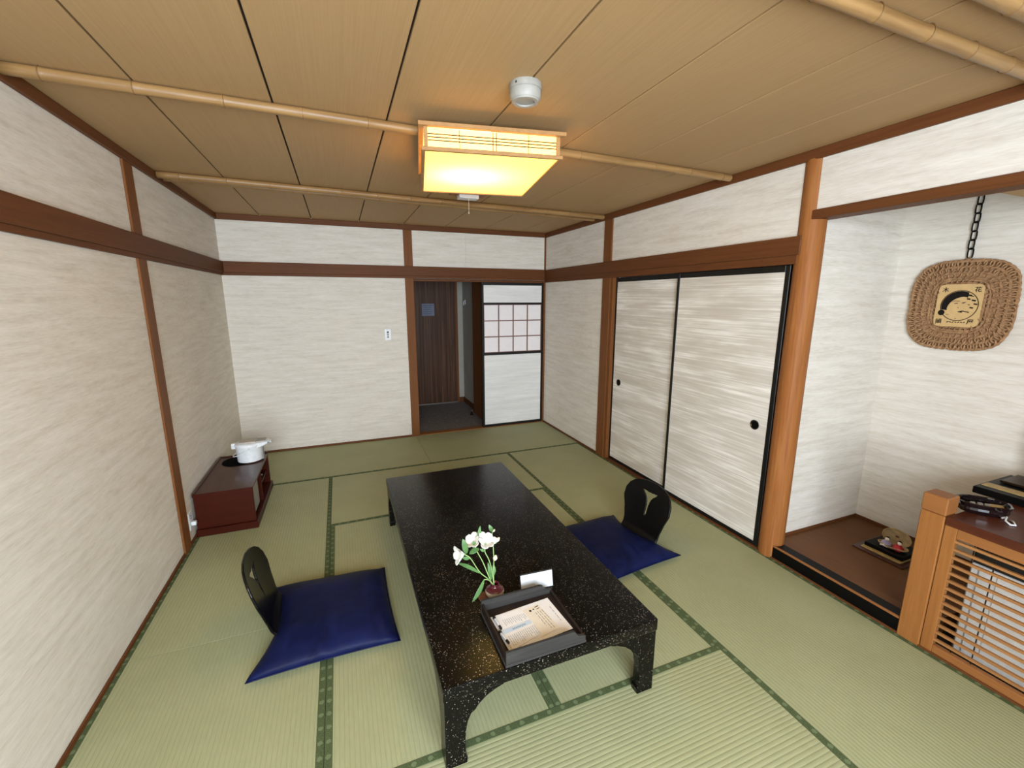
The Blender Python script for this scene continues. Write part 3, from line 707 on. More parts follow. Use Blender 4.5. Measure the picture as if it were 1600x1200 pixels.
def cushion(label, corners, dents, seed):
    """corners: far/near table side, near/far back side on the floor; dents push an edge inwards"""
    c = [Vector((x, y, 0)) for x, y in corners]; n = 40; rnd = random.Random(seed)
    bm = bmesh.new(); cen = sum(c, Vector()) / 4
    top, bot = {}, {}
    def P(u, v):
        p = (c[0] * (1 - u) * (1 - v) + c[1] * (1 - u) * v + c[3] * u * (1 - v) + c[2] * u * v)
        # u: 0 table side -> 1 chair side ; v: 0 far -> 1 near
        bow = lambda t: (4 * t * (1 - t)) ** 0.8
        d = Vector((0, 0, 0))
        ex = (c[3] + c[2] - c[0] - c[1]).normalized(); ey = (c[1] + c[2] - c[0] - c[3]).normalized()
        d += ex * dents[0] * bow(v) * (1 - u) ** 3 - ex * dents[1] * bow(v) ** 1.6 * u ** 4
        d += ey * dents[2] * bow(u) * (1 - v) ** 3 - ey * dents[3] * bow(u) * v ** 3
        return p + d
    for i in range(n + 1):
        for j in range(n + 1):
            u, v = i / n, j / n
            p = P(u, v)
            e = min(u, 1 - u); g = min(v, 1 - v)
            f = (1 - (1 - min(1, e / 0.32)) ** 2.2) * (1 - (1 - min(1, g / 0.32)) ** 2.2)
            h = 0.068 * f ** 0.58
            near = max(0, 1 - (1 - v) / 0.35)
            h += 0.010 * f ** 0.5 * near * math.sin(u * 46 + 9 * v + seed + 1.5 * math.sin(u * 9)) * (0.5 + 0.5 * math.sin(u * 13 + seed))
            edge = (i in (0, n)) or (j in (0, n))
            zbase = 0.030
            top[i, j] = bm.verts.new((p.x - cen.x, p.y - cen.y, zbase + h))
            bot[i, j] = top[i, j] if edge else bm.verts.new((p.x - cen.x, p.y - cen.y, zbase - min(0.0105, 0.028 * f ** 0.6)))
    for i in range(n):
        for j in range(n):
            bm.faces.new((top[i, j], top[i + 1, j], top[i + 1, j + 1], top[i, j + 1]))
            q = (bot[i, j], bot[i, j + 1], bot[i + 1, j + 1], bot[i + 1, j])
            if len(set(q)) == 4:
                try: bm.faces.new(q)
                except ValueError: pass
    mb = MB(); mb.merge(bm)
    o = mb.build('floor_cushion', 'navy_satin', loc=(cen.x, cen.y, 0), smooth='all')
    tag(o, label, 'cushion', 'navy floor cushions')
    pip = MB().tube([tuple(P(i / 20, 0) - cen + Vector((0, 0, .030))) for i in range(21)] + [tuple(P(1, i / 20) - cen + Vector((0, 0, .030))) for i in range(1, 21)] +
                    [tuple(P(1 - i / 20, 1) - cen + Vector((0, 0, .030))) for i in range(1, 21)] + [tuple(P(0, 1 - i / 20) - cen + Vector((0, 0, .030))) for i in range(1, 20)], 0.003, 6, closed=True)
    pip.build('seam', 'navy_satin', o, smooth='all')
cushion('plump navy satin cushion on the legless chair near the left wall', [(1.150, -2.525), (1.163, -3.120), (0.540, -3.120), (0.560, -2.490)], (0.012, 0.075, 0.012, 0.012), 1)
cushion('navy satin cushion half hidden behind the black table on the far chair', [(2.220, -2.520), (2.235, -3.135), (2.860, -3.065), (2.765, -2.490)], (0.012, 0.085, 0.012, 0.012), 2)

# ------------------------------------------------------------------ document tray with papers on the table
ZT = 0.330
tr = thing('document_tray', 'dark wooden document tray holding printed papers on the table', 'tray', (1.612, -3.588, ZT), 0.0)
tx, ty = 0.160, 0.147
MB().box(-tx, tx, -ty, ty, 0.004, 0.014, 0.002).build('base', 'tray_wood', tr)
for x in (-tx + 0.02, tx - 0.05):
    for y in (-ty + 0.012, ty - 0.03): box('foot', 'tray_wood', x, x + 0.03, y, y + 0.018, 0.0, 0.004, tr)
def step_wall(y0, y1, nm):
    poly = [(-tx + 0.003, 0.014), (tx - 0.003, 0.014), (tx - 0.003, 0.030), (tx - 0.014, 0.036), (tx - 0.030, 0.038), (tx - 0.040, 0.046), (tx - 0.046, 0.058), (tx - 0.056, 0.062), (-tx + 0.003, 0.062)]
    MB().prism(poly, 'y', y0, y1).build(nm, 'tray_wood', tr)
step_wall(-ty + 0.003, -ty + 0.013, 'front_wall'); step_wall(ty - 0.013, ty - 0.003, 'back_wall')
box('side_wall', 'tray_wood_dark', -tx + 0.003, -tx + 0.012, -ty + 0.013, ty - 0.013, 0.014, 0.050, tr, 0.001)
box('side_wall', 'tray_wood_dark', tx - 0.012, tx - 0.003, -ty + 0.013, ty - 0.013, 0.014, 0.030, tr, 0.001)
box('liner', 'tray_wood_dark', -tx + 0.012, tx - 0.012, -ty + 0.013, ty - 0.013, 0.014, 0.0155, tr)
def sheet(name, label, mat, corners, z, th=0.0008, lines=None, extra=None):
    cx = sum(c[0] for c in corners) / 4; cy = sum(c[1] for c in corners) / 4
    o = MB().prism([(x - cx, y - cy) for x, y in corners], 'z', 0, th).build(name, mat, loc=(cx, cy, z))
    tag(o, label, 'paper', 'papers in the document tray')
    # corners order: back-left, back-right, front-right, front-left
    A, B, C_, D = [Vector((x - cx, y - cy, 0)) for x, y in corners]
    def Q(u, v): return A * (1 - u) * (1 - v) + B * u * (1 - v) + D * (1 - u) * v + C_ * u * v
    if lines:
        pl = MB()
        for (u0, v0, u1, v1, wd_) in lines:
            a, b = Q(u0, v0), Q(u1, v1); dd = (b - a).normalized(); nn = Vector((-dd.y, dd.x, 0)) * wd_ / 2
            vs = [pl.bm.verts.new((*(p[:2]), th + 0.0003)) for p in (a - nn, b - nn, b + nn, a + nn)]
            pl.bm.faces.new(vs)
        pl.build('printed_lines', 'ink', o)['kind'] = 'stuff'
    return o
def cols(u0, u1, v0, v1, n, wd_, seed, gap=0.25):
    rnd = random.Random(seed); L = []
    for i in range(n):
        u = u0 + (u1 - u0) * i / max(1, n - 1); v = v0
        end = v1 - rnd.random() * (v1 - v0) * 0.35
        while v < end:
            l = rnd.uniform(0.04, 0.12); L.append((u, v, u, min(end, v + l), wd_)); v += l + rnd.uniform(0.015, 0.04)
    return L
zb0 = ZT + 0.0156
sheet('information_sheet', 'large white sheet lying flat in the dark tray', 'white_paper', [(1.477, -3.498), (1.737, -3.478), (1.752, -3.668), (1.487, -3.690)], zb0, lines=cols(0.93, 0.93, 0.25, 0.75, 1, 0.0016, 3))
sheet('printed_leaflet', 'cream printed leaflet with a small mark lying on the white sheet', 'cream_paper', [(1.610, -3.512), (1.682, -3.500), (1.706, -3.648), (1.622, -3.664)], zb0 + 0.001,
      lines=cols(0.55, 0.95, 0.22, 0.92, 4, 0.0016, 5) + [(0.30, 0.10, 0.42, 0.12, 0.010), (0.52, 0.10, 0.62, 0.10, 0.006), (0.70, 0.06, 0.95, 0.05, 0.004), (0.70, 0.14, 0.92, 0.13, 0.003)])
sheet('price_card', 'white printed card at the back of the tray beside a pen', 'white_paper', [(1.479, -3.500), (1.606, -3.496), (1.618, -3.566), (1.490, -3.576)], zb0 + 0.002, lines=cols(0.25, 0.95, 0.45, 0.95, 12, 0.0013, 7))
o = sheet('menu_card', 'white printed card with pale blue header at the front of the tray', 'white_paper', [(1.492, -3.580), (1.619, -3.568), (1.626, -3.650), (1.499, -3.682)], zb0 + 0.002, lines=cols(0.10, 0.98, 0.38, 0.97, 15, 0.0013, 9) + cols(0.35, 0.75, 0.10, 0.22, 9, 0.0022, 11))
hd = MB(); vs = [hd.bm.verts.new((x - o.location.x, y - o.location.y, 0.0010)) for x, y in [(1.494, -3.583), (1.617, -3.571), (1.618, -3.588), (1.496, -3.603)]]; hd.bm.faces.new(vs); hd.build('blue_header', 'blue_paper', o)
def pen(label, a, b):
    a, b = Vector(a), Vector(b); L = (b - a).length
    t = thing('ballpoint_pen', label, 'pen', a, math.atan2(b.y - a.y, b.x - a.x), 'pens in the document tray')
    MB().tube([(0.0, 0, 0.0045), (0.002, 0, 0.0045), (L * 0.72, 0, 0.0045)], 0.0045, 10).build('barrel', 'white_plastic', t, smooth=True)
    MB().tube([(L * 0.72, 0, 0.0045), (L * 0.95, 0, 0.0045), (L, 0, 0.0045)], [0.0048, 0.0048, 0.002], 10).build('cap', 'dark_plastic', t, smooth=True)
    MB().box(-0.004, 0.010, -0.005, 0.005, 0.0, 0.011, 0.002).build('clip', 'dark_plastic', t)
pen('white pen with dark clip lying across the back card', (1.487, -3.512, zb0 + 0.003), (1.494, -3.580, zb0 + 0.003))
pen('white pen with dark clip lying across the front card', (1.483, -3.590, zb0 + 0.003), (1.496, -3.655, zb0 + 0.003))

# standing card behind the tray
cs = thing('table_sign', 'small white standing card in a dark holder behind the document tray', 'sign', (1.730, -3.392, ZT), -0.06)
R_ = Matrix.Rotation(-0.22, 4, 'X')
MB().box(-0.074, 0.074, -0.0018, 0.0018, 0.002, 0.072).xform(R_).build('card_face', 'white_plastic', cs)
f_ = MB(); f_.box(-0.076, 0.076, 0.002, 0.006, 0.0, 0.074); f_.box(-0.076, -0.074, -0.0022, 0.006, 0, 0.074); f_.box(0.074, 0.077, -0.0022, 0.006, 0, 0.074); f_.box(-0.076, 0.077, -0.0022, 0.006, 0.072, 0.075)
f_.xform(R_).build('holder', 'dark_plastic', cs)
MB().box(-0.07, 0.07, 0.0, 0.05, 0.0, 0.004, 0.001).build('foot', 'dark_plastic', cs)

# vase with white flowers
cm = tag(MB().box(-0.055, 0.055, -0.05, 0.05, 0, 0.003, 0.001).build('vase_mat', 'jute_mat', loc=(1.528, -3.372, ZT), rz=0.1), 'small square woven mat under the red vase', 'mat')
va = thing('bud_vase', 'small round bud vase with dark red glaze over cream clay', 'vase', (1.541, -3.368, ZT + 0.003))
MB().lathe([(0.024, 0.0), (0.032, 0.004), (0.039, 0.016), (0.0405, 0.026), (0.0385, 0.034)], n=32, cap_t=False).build('body', 'clay_cream', va, smooth='all')
MB().lathe([(0.0388, 0.033), (0.033, 0.041), (0.022, 0.046), (0.0165, 0.050), (0.017, 0.056), (0.020, 0.060), (0.0175, 0.061), (0.013, 0.056), (0.013, 0.040)], n=32, cap_b=False, cap_t=False).build('glazed_neck', 'glaze_red', va, smooth='all')

MOUTH = (1.539, -3.366, 0.378)
def off(p, b): return tuple(Vector(p) - Vector(b))
def flower_stem(label, pts):
    b = (1.541, -3.368, 0.345)
    o = thing('cut_flower', label, 'flower', b, 0, 'white flowers in the bud vase')
    # smooth the polyline
    P = [Vector(off(p, b)) for p in pts]; S = []
    for i in range(len(P) - 1):
        p0, p1, p2, p3 = P[max(0, i - 1)], P[i], P[i + 1], P[min(len(P) - 1, i + 2)]
        for k in range(6):
            t = k / 6; S.append(0.5 * ((2 * p1) + (p2 - p0) * t + (2 * p0 - 5 * p1 + 4 * p2 - p3) * t * t + (3 * p1 - p0 - 3 * p2 + p3) * t ** 3))
    S.append(P[-1])
    MB().tube(S, 0.0021, 7).build('stem', 'stem_green', o, smooth='all')
    return o, b
def leaf(par, b, p0, p1, w_, bend=0.006, side=(0, -1, 0)):
    A, B = Vector(off(p0, b)), Vector(off(p1, b)); d = B - A; L = d.length; d.normalize()
    s = d.cross(Vector(side)).normalized(); nrm = s.cross(d).normalized(); rows = []
    for i in range(11):
        t = i / 10; ww = w_ * (math.sin(PI * min(1, t * 0.93 + 0.05)) ** 0.85) * (1 if i not in (10,) else 0.15)
        c = A + d * L * t + nrm * bend * math.sin(PI * t)
        rows.append([c - s * ww + nrm * 0.12 * ww, c - s * ww * .5, c, c + s * ww * .5, c + s * ww + nrm * 0.12 * ww])
    return MB().surf(rows).build('leaf', 'leaf_green', par, smooth='all', solid=0.0006)
def bloom(par, b, c, axis, size, seed):
    """trumpet of six petals opening along axis"""
    c = Vector(off(c, b)); ax = Vector(axis).normalized(); u = ax.orthogonal().normalized(); v = ax.cross(u); rnd = random.Random(seed)
    for k in range(6):
        a = k * PI / 3 + seed; rad = u * math.cos(a) + v * math.sin(a); tan = ax.cross(rad); rows = []
        opn = 0.86 if k % 2 else 0.70
        for i in range(9):
            t = i / 8; ww = size * 0.30 * (0.25 + 0.95 * math.sin(PI * (t ** 0.75) * 0.72)) * (0.72 if i == 8 else 1)
            q = c + ax * size * (t * 0.95 - 0.25 * t ** 3 * opn) + rad * size * opn * (t ** 1.35)
            rows.append([q - tan * ww * 1.0 - rad * 0.10 * ww * t, q - tan * ww * .5 + rad * 0.12 * ww, q + rad * 0.18 * ww, q + tan * ww * .5 + rad * 0.12 * ww, q + tan * ww - rad * 0.10 * ww * t])
        MB().surf(rows).build('petal', 'petal_white', par, smooth='all', solid=0.0005)
    MB().tube([c - ax * size * 0.12, c, c + ax * size * 0.2], [0.0022, 0.004, 0.003], 8).build('calyx', 'stem_green', par, smooth='all')
def bud(par, b, c, axis, size):
    c = Vector(off(c, b)); ax = Vector(axis).normalized()
    MB().tube([c - ax * size * .6, c - ax * size * .3, c, c + ax * size * .35, c + ax * size * .6], [size * .12, size * .34, size * .42, size * .26, size * .05], 9).build('bud', 'bud_cream', par, smooth='all')
o, b = flower_stem('drooping white flower leaning out farthest over the table from the vase', [MOUTH, (1.510, -3.372, 0.425), (1.474, -3.375, 0.467), (1.432, -3.390, 0.548), (1.412, -3.396, 0.572), (1.397, -3.399, 0.583)])
bloom(o, b, (1.402, -3.399, 0.582), (-1.0, -0.12, 0.10), 0.044, 0.3)
leaf(o, b, (1.415, -3.390, 0.575), (1.400, -3.390, 0.645), 0.012); leaf(o, b, (1.474, -3.378, 0.464), (1.376, -3.400, 0.548), 0.0085, -0.012)
leaf(o, b, (1.432, -3.388, 0.553), (1.398, -3.380, 0.556), 0.008)
o, b = flower_stem('white flower on the middle stem of the vase, above a broad leaf', [MOUTH, (1.523, -3.365, 0.410), (1.492, -3.362, 0.500), (1.469, -3.360, 0.552), (1.462, -3.356, 0.575), (1.455, -3.352, 0.588)])
bloom(o, b, (1.457, -3.352, 0.584), (-0.45, -0.35, 1.0), 0.044, 1.1)
leaf(o, b, (1.469, -3.350, 0.587), (1.486, -3.350, 0.663), 0.009, 0.006); leaf(o, b, (1.477, -3.360, 0.566), (1.431, -3.370, 0.557), 0.012, 0.006, (0, -0.5, 1)); leaf(o, b, (1.464, -3.362, 0.582), (1.446, -3.372, 0.612), 0.009)
o, b = flower_stem('most open white flower, facing up in the centre of the bouquet', [MOUTH, (1.530, -3.365, 0.454), (1.516, -3.368, 0.510), (1.499, -3.370, 0.551), (1.500, -3.370, 0.575), (1.501, -3.370, 0.588)])
bloom(o, b, (1.500, -3.370, 0.584), (0.10, -0.55, 1.0), 0.048, 0.1)
leaf(o, b, (1.528, -3.360, 0.405), (1.517, -3.350, 0.488), 0.008); leaf(o, b, (1.500, -3.368, 0.556), (1.478, -3.366, 0.568), 0.006); leaf(o, b, (1.520, -3.36, 0.585), (1.486, -3.358, 0.572), 0.007, 0.004, (0, -.4, 1))
o, b = flower_stem('straight flower stem with three closed cream buds', [MOUTH, (1.539, -3.360, 0.412), (1.544, -3.350, 0.490), (1.543, -3.345, 0.560), (1.543, -3.335, 0.590), (1.545, -3.330, 0.612)])
bud(o, b, (1.549, -3.354, 0.503), (0.2, -0.2, 1), 0.024); bud(o, b, (1.563, -3.346, 0.580), (0.8, -0.2, 0.9), 0.022); bud(o, b, (1.552, -3.331, 0.616), (0.7, 0, 0.8), 0.012)
leaf(o, b, (1.545, -3.330, 0.612), (1.530, -3.330, 0.648), 0.009); leaf(o, b, (1.543, -3.355, 0.423), (1.543, -3.345, 0.470), 0.008); leaf(o, b, (1.545, -3.345, 0.565), (1.563, -3.346, 0.576), 0.004)
o, b = flower_stem('long single green leaf hanging low beside the red vase', [MOUTH, (1.520, -3.375, 0.412), (1.500, -3.386, 0.434), (1.485, -3.390, 0.438)])
leaf(o, b, (1.487, -3.390, 0.440), (1.425, -3.420, 0.372), 0.0105, 0.008)

# ------------------------------------------------------------------ hanging plaque in the alcove
pq = thing('wall_plaque', 'crocheted jute wall plaque with a printed face card hung on a black chain', 'plaque', (XA, -3.545, 1.545))
def rsq(hw_, hh_, rr, n=48):
    """rounded-square loop in (y,z)"""
    out = []
    for k in range(n):
        a = 2 * PI * k / n; c, s = math.cos(a), math.sin(a); e = 2 / rr
        out.append((hw_ * math.copysign(abs(c) ** e, c), hh_ * math.copysign(abs(s) ** e, s)))
    return out
OU, IN = (0.228, 0.246), (0.088, 0.110)
for i, f in enumerate([0.03, 0.25, 0.48, 0.70, 0.78, 0.90, 0.97]):
    hw_ = OU[0] + (IN[0] - OU[0]) * f; hh_ = OU[1] + (IN[1] - OU[1]) * f
    lp = rsq(hw_, hh_, 3.6, 72)
    MB().tube([(-0.016 - 0.005 * math.sin(9 * 2 * PI * k / 72 + i), y, z) for k, (y, z) in enumerate(lp)], [0.0065 + 0.0025 * (k % 2) for k in range(72)], 8, closed=True).build('jute_round', 'jute', pq, smooth='all')
bk = MB(); o1 = rsq(OU[0] - 0.004, OU[1] - 0.004, 3.6, 72); i1 = rsq(IN[0], IN[1], 3.6, 72)
bk.surf([[(-0.007, y, z) for y, z in o1], [(-0.019, (y + y2) / 2, (z + z2) / 2) for (y, z), (y2, z2) in zip(o1, i1)], [(-0.008, y, z) for y, z in i1], [(-0.002, y, z) for y, z in i1], [(-0.002, y, z) for y, z in o1], [(-0.007, y, z) for y, z in o1]], closed=True)
bk.build('jute_backing', 'jute', pq, smooth='all')
loop = None
for ring, (f, cnt, sz) in enumerate(((0.13, 58, 0.024), (0.36, 50, 0.022), (0.58, 40, 0.018), (0.84, 34, 0.014))):
    hw_ = OU[0] + (IN[0] - OU[0]) * f; hh_ = OU[1] + (IN[1] - OU[1]) * f
    lp = rsq(hw_, hh_, 3.4, 400)
    # even spacing along the loop
    acc = [0]
    for k in range(400):
        a, c = lp[k], lp[(k + 1) % 400]; acc.append(acc[-1] + math.hypot(c[0] - a[0], c[1] - a[1]))
    for q in range(cnt):
        s = acc[-1] * q / cnt; k = next(i for i in range(400) if acc[i + 1] >= s); y, z = lp[k]; a = math.atan2(z, y)
        if loop is None:
            loop = MB().tube([(0.004 * math.sin(4 * PI * t / 16), 0.75 * math.cos(2 * PI * t / 16) * 0.02, math.sin(2 * PI * t / 16) * 0.014) for t in range(16)], 0.0031, 6, closed=True).build('jute_loop', 'jute', pq, smooth='all'); lo = loop
        else: lo = copy_mesh(loop, 'jute_loop', pq)
        lo.location = (-0.023, y, z); lo.rotation_euler = (a + random.uniform(-0.25, 0.25), 0, random.uniform(-0.2, 0.2)); lo.scale = (1, sz / 0.017, sz / 0.017)
card = MB().prism([(y, z) for y, z in rsq(0.098, 0.118, 9, 64)], 'x', -0.014, -0.0295).build('face_card', 'card_wood', pq)
# print on the card: local frame (u to the viewer's right = -y, v up)
CX = -0.0301
def pr(poly, dx=0.0):
    b_ = MB(); b_.prism([(-u, v) for u, v in poly], 'x', CX - dx, CX - dx - 0.0004); return b_
def strokes(b_, segs, wd_, dx=0.0):
    for seg in segs:
        pts = [Vector((u, v)) for u, v in seg]
        for A, B in zip(pts, pts[1:]):
            d = (B - A); d.normalize(); n_ = Vector((-d.y, d.x)) * wd_ / 2; A2_, B2_ = A - d * wd_ * .3, B + d * wd_ * .3
            b_.prism([(-p.x, p.y) for p in (A2_ - n_, B2_ - n_, B2_ + n_, A2_ + n_)], 'x', CX - dx, CX - dx - 0.0004)
EC = (0.004, 0.0); ER = (0.080, 0.083)
ell = lambda a, k=1.0: (EC[0] + ER[0] * k * math.cos(a), EC[1] + ER[1] * k * math.sin(a))
b_ = MB()
for k in range(64): strokes(b_, [[ell(2 * PI * k / 64), ell(2 * PI * (k + 1) / 64)]], 0.0035)
b_.build('ring_outline', 'ink', card)
# hair: thick crescent from the crown down to the left
outer = [ell(math.radians(a), 0.96) for a in range(64, 200, 4)]
inner = [(EC[0] + 0.010 + (0.050 + 0.012 * (a - 60) / 140) * math.cos(math.radians(a)), EC[1] - 0.012 + (0.062 - 0.010 * (a - 60) / 140) * math.sin(math.radians(a))) for a in range(196, 60, -4)]
pr(outer + inner, 0.0003).build('hair_print', 'ink', card)
pr([(EC[0] - 0.072 + 0.015 * math.cos(k * PI / 8), -0.040 + 0.016 * math.sin(k * PI / 8)) for k in range(16)], 0.0006).build('hair_knot_print', 'ink', card)
b_ = MB()
strokes(b_, [[(-0.028, 0.020), (-0.012, 0.026), (0.004, 0.025)], [(0.018, 0.016), (0.032, 0.020)]], 0.002, 0.0004)
strokes(b_, [[(-0.016, 0.012), (-0.004, 0.013)], [(0.016, 0.014), (0.026, 0.016)]], 0.0035, 0.0004)
strokes(b_, [[(0.006, -0.034), (0.022, -0.030)], [(0.014, -0.036), (0.022, -0.036)], [(0.024, -0.030), (0.050, -0.036)]], 0.005, 0.0004)
strokes(b_, [[(0.000, -0.010), (0.004, -0.014)], [(-0.046, -0.05), (-0.034, -0.05)], [(-0.004, -0.070), (0.002, -0.072)]], 0.0018, 0.0004)
for u, v, s_ in ((0.042, 0.058, .009), (0.040, 0.038, .008), (0.062, 0.030, .009), (0.072, 0.010, .008), (0.058, -0.010, .008), (0.055, 0.052, .005), (0.045, 0.006, .004)):
    strokes(b_, [[(u - s_ * .7, v), (u + s_ * .7, v - s_ * .3)]], s_ * .9, 0.0004)
b_.build('feature_print', 'ink', card)['kind'] = 'stuff'
def kanji(txt, u, v, size):
    c_ = bpy.data.curves.new('char_curve', 'FONT'); c_.body = txt; c_.size = size; c_.align_x = 'CENTER'; c_.align_y = 'CENTER'; c_.extrude = 0.0002; c_.offset = 0.0004
    t_ = bpy.data.objects.new('char_tmp', c_); COL.objects.link(t_)
    dg = bpy.context.evaluated_depsgraph_get(); dg.update(); me = bpy.data.meshes.new_from_object(t_.evaluated_get(dg))
    bpy.data.objects.remove(t_); bpy.data.curves.remove(c_)
    me.materials.clear(); me.materials.append(MATS['ink'])
    o_ = bpy.data.objects.new('brushed_character', me); COL.objects.link(o_); o_.parent = card
    o_.matrix_local = Matrix(((0, 0, -1, CX - 0.0004), (-1, 0, 0, -u), (0, 1, 0, v), (0, 0, 0, 1)))
for ch, u, v in (('木', -0.066, 0.086), ('花', 0.072, 0.086), ('韻', -0.074, -0.090), ('屋', 0.064, -0.090)): kanji(ch, u, v, 0.030)
b_ = MB()
for k in range(7): strokes(b_, [[(-0.036 + k * 0.012, -0.094 + 0.003 * (k % 2)), (-0.030 + k * 0.012, -0.090 - 0.003 * (k % 2))]], 0.004)
b_.build('lettering_print', 'ink', card)['kind'] = 'stuff'
# chain up to a nail
lk = MB()
pts = [(0, 0.0105, -0.020), (0, 0.0115, 0.0), (0, 0.0105, 0.020), (0, 0.006, 0.0255), (0, -0.006, 0.0255), (0, -0.0105, 0.020), (0, -0.0115, 0), (0, -0.0105, -0.020), (0, -0.006, -0.0255), (0, 0.006, -0.0255)]
lk.tube(pts, 0.0036, 8, closed=True)
l0 = lk.build('chain_link', 'black_lacquer', pq, smooth='all')
zc = 0.285; first = True; k = 0
while zc < 0.74:
    lo = l0 if first else copy_mesh(l0, 'chain_link', pq); first = False
    lo.location = (-0.010 - 0.004 * (k % 2), 0.0 + 0.001 * (k % 2), zc); zc += 0.0465; k += 1
MB().tube([(-0.012, -0.03, 0.243), (-0.012, 0.0, 0.262), (-0.012, 0.03, 0.243)], 0.003, 6).build('hanging_loop', 'jute', pq)
MB().tube([(0, 0, zc - 0.040), (-0.022, 0, zc - 0.036)], 0.003, 8).build('nail', 'dark_metal', pq)

# ------------------------------------------------------------------ little dolls on a black stand in the alcove
dsn = thing('display_stand', 'dark red-brown board with a black platform on the alcove floor', 'stand', (3.985, -3.572, ZA))
MB().box(-0.135, 0.135, -0.132, 0.132, 0.0, 0.010, 0.003).build('base_board', 'red_lacquer_wood', dsn)
MB().box(-0.103, 0.115, -0.102, 0.102, 0.010, 0.016, 0.001).build('tan_board', 'gold_band', dsn)
MB().box(-0.078, 0.110, -0.098, 0.098, 0.016, 0.040, 0.003).build('black_platform', 'black_lacquer', dsn)
dl = thing('doll_ornament', 'two tiny dolls in lilac and red robes inside a tan shell', 'ornament', (3.975, -3.585, ZA + 0.040), 0.15)
rows = []
for i in range(9):
    f = i / 8; a0 = f * PI / 2
    rows.append([(0.040 * math.sin(a0) * math.cos(t * 2 * PI / 28), 0.072 * math.sin(a0) * math.sin(t * 2 * PI / 28), 0.020 * (1 - math.cos(a0)) + 0.0) for t in range(28)])
MB().surf(rows[1:], closed=True).build('shell_bowl', 'shell_tan', dl, smooth='all', solid=0.004)
rows = []
for i in range(8):
    f = (i + 1) / 8
    rows.append([(0.036 + 0.012 * (1 - f * f), 0.068 * f * math.cos(t * 2 * PI / 28), 0.058 + 0.052 * f * math.sin(t * 2 * PI / 28)) for t in range(28)])
MB().surf(rows, closed=True).build('shell_back', 'shell_tan', dl, smooth='all', solid=0.003)
MB().tube([(0.034, 0.068 * math.cos(t * 2 * PI / 36), 0.058 + 0.052 * math.sin(t * 2 * PI / 36)) for t in range(36)], 0.0028, 8, closed=True).build('shell_rim', 'gold_band', dl, smooth='all')
for y, mt in ((0.032, 'doll_lilac'), (-0.026, 'doll_red')):
    bd = MB().lathe([(0.018, 0.0), (0.027, 0.006), (0.026, 0.018), (0.016, 0.032), (0.008, 0.040)], -0.006, y, 20).build('doll_body', mt, dl, smooth='all')
    MB().lathe([(0.002, 0.036), (0.008, 0.039), (0.0108, 0.046), (0.0095, 0.054), (0.004, 0.058)], -0.008, y - 0.004, 16).build('head', 'doll_head', bd, smooth='all')
    MB().lathe([(0.0112, 0.048), (0.0112, 0.053), (0.006, 0.060)], -0.005, y - 0.004, 16).build('hair', 'black_lacquer', bd, smooth='all')
    MB().tube([(-0.030, y + 0.018, 0.008), (-0.034, y, 0.016), (-0.030, y - 0.018, 0.008)], 0.0055, 8).build('sleeve_trim', 'doll_head' if mt == 'doll_lilac' else 'doll_red', bd, smooth='all')

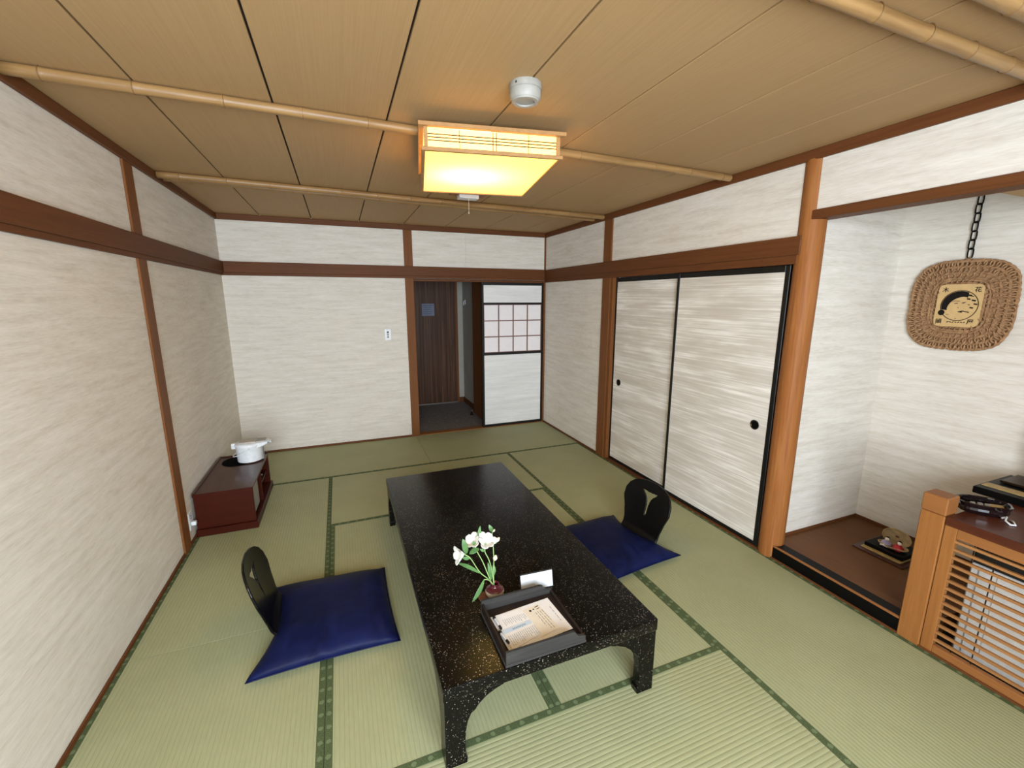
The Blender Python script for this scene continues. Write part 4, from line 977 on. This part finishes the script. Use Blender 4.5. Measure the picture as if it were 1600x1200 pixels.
# ------------------------------------------------------------------ things on the shelf board
ZS = 0.655
bx = thing('flat_lacquer_box', 'flat black box with a tan band along its top on the shelf', 'box', (0, 0, 0))
box('box_body', 'black_lacquer', 3.825, 4.18, -4.70, -3.915, ZS, ZS + 0.034, bx, 0.003)
box('tan_band', 'gold_band', 3.875, 3.935, -4.70, -3.925, ZS + 0.034, ZS + 0.037, bx)
st_ = thing('upright_stand', 'dark stand with upright post behind the flat black box', 'stand', (0, 0, 0))
box('foot_plate', 'dark_metal', 3.985, 4.16, -4.5, -3.945, ZS + 0.0375, ZS + 0.050, st_, 0.004)
box('upright', 'dark_metal', 4.15, 4.19, -4.12, -4.010, ZS + 0.050, ZS + 0.30, st_, 0.004)
gd = thing('glass_dish', 'dark oval glass dish holding small grey packets on the shelf', 'dish', (3.598, -4.040, ZS), -0.86)
rows = []
prof = [(0.60, 0.0), (0.88, 0.003), (0.98, 0.020), (0.97, 0.030), (1.04, 0.048), (1.0, 0.051), (0.94, 0.048), (0.87, 0.022), (0.70, 0.009), (0.10, 0.008)]
for f, z in prof:
    rows.append([(0.088 * f * (1 + (0.03 * math.sin(5 * 2 * PI * t / 20) if z > 0.012 and f > 0.9 else 0)) * math.copysign(abs(math.cos(2 * PI * t / 20)) ** 0.8, math.cos(2 * PI * t / 20)), 0.060 * f * math.copysign(abs(math.sin(2 * PI * t / 20)) ** 0.8, math.sin(2 * PI * t / 20)), z) for t in range(20)])
MB().surf(rows, closed=True).build('bowl', 'smoke_glass', gd)
for i, x in enumerate((-0.028, -0.004, 0.020)):
    pk = tag(MB().box(-0.009, 0.009, -0.020, 0.020, -0.006, 0.006, 0.003).build('small_packet', 'grey_plastic'), ('small grey packet in the dark dish, nearest the wooden post', 'middle one of three small grey packets in the dark dish', 'small grey packet in the dark dish beside the tan card')[i], 'packet', 'packets in the glass dish')
    c_, s_ = math.cos(-0.86), math.sin(-0.86); pk.location = (3.598 + c_ * x - s_ * 0.004, -4.040 + s_ * x + c_ * 0.004, ZS + 0.022); pk.rotation_euler = (0.5, 0, -0.86)
tc = tag(MB().box(-0.022, 0.022, -0.026, 0.026, -0.0015, 0.0015).build('small_card', 'gold_band'), 'small tan card lying in the dark glass dish', 'card')
tc.location = (3.598 + math.cos(-0.86) * 0.052, -4.040 + math.sin(-0.86) * 0.052, ZS + 0.024); tc.rotation_euler = (0.35, 0, -0.80)
tag(MB().tube([(3.585, -4.108, ZS + 0.004), (3.598, -4.112, ZS + 0.010), (3.590, -4.120, ZS + 0.016), (3.560, -4.128, ZS + 0.008), (3.545, -4.150, ZS + 0.004), (3.556, -4.160, ZS + 0.004), (3.590, -4.142, ZS + 0.004), (3.600, -4.128, ZS + 0.004)], 0.0035, 8).build('white_cord', 'white_plastic', smooth='all'), 'short looped white cord lying beside the dark glass dish', 'cord')
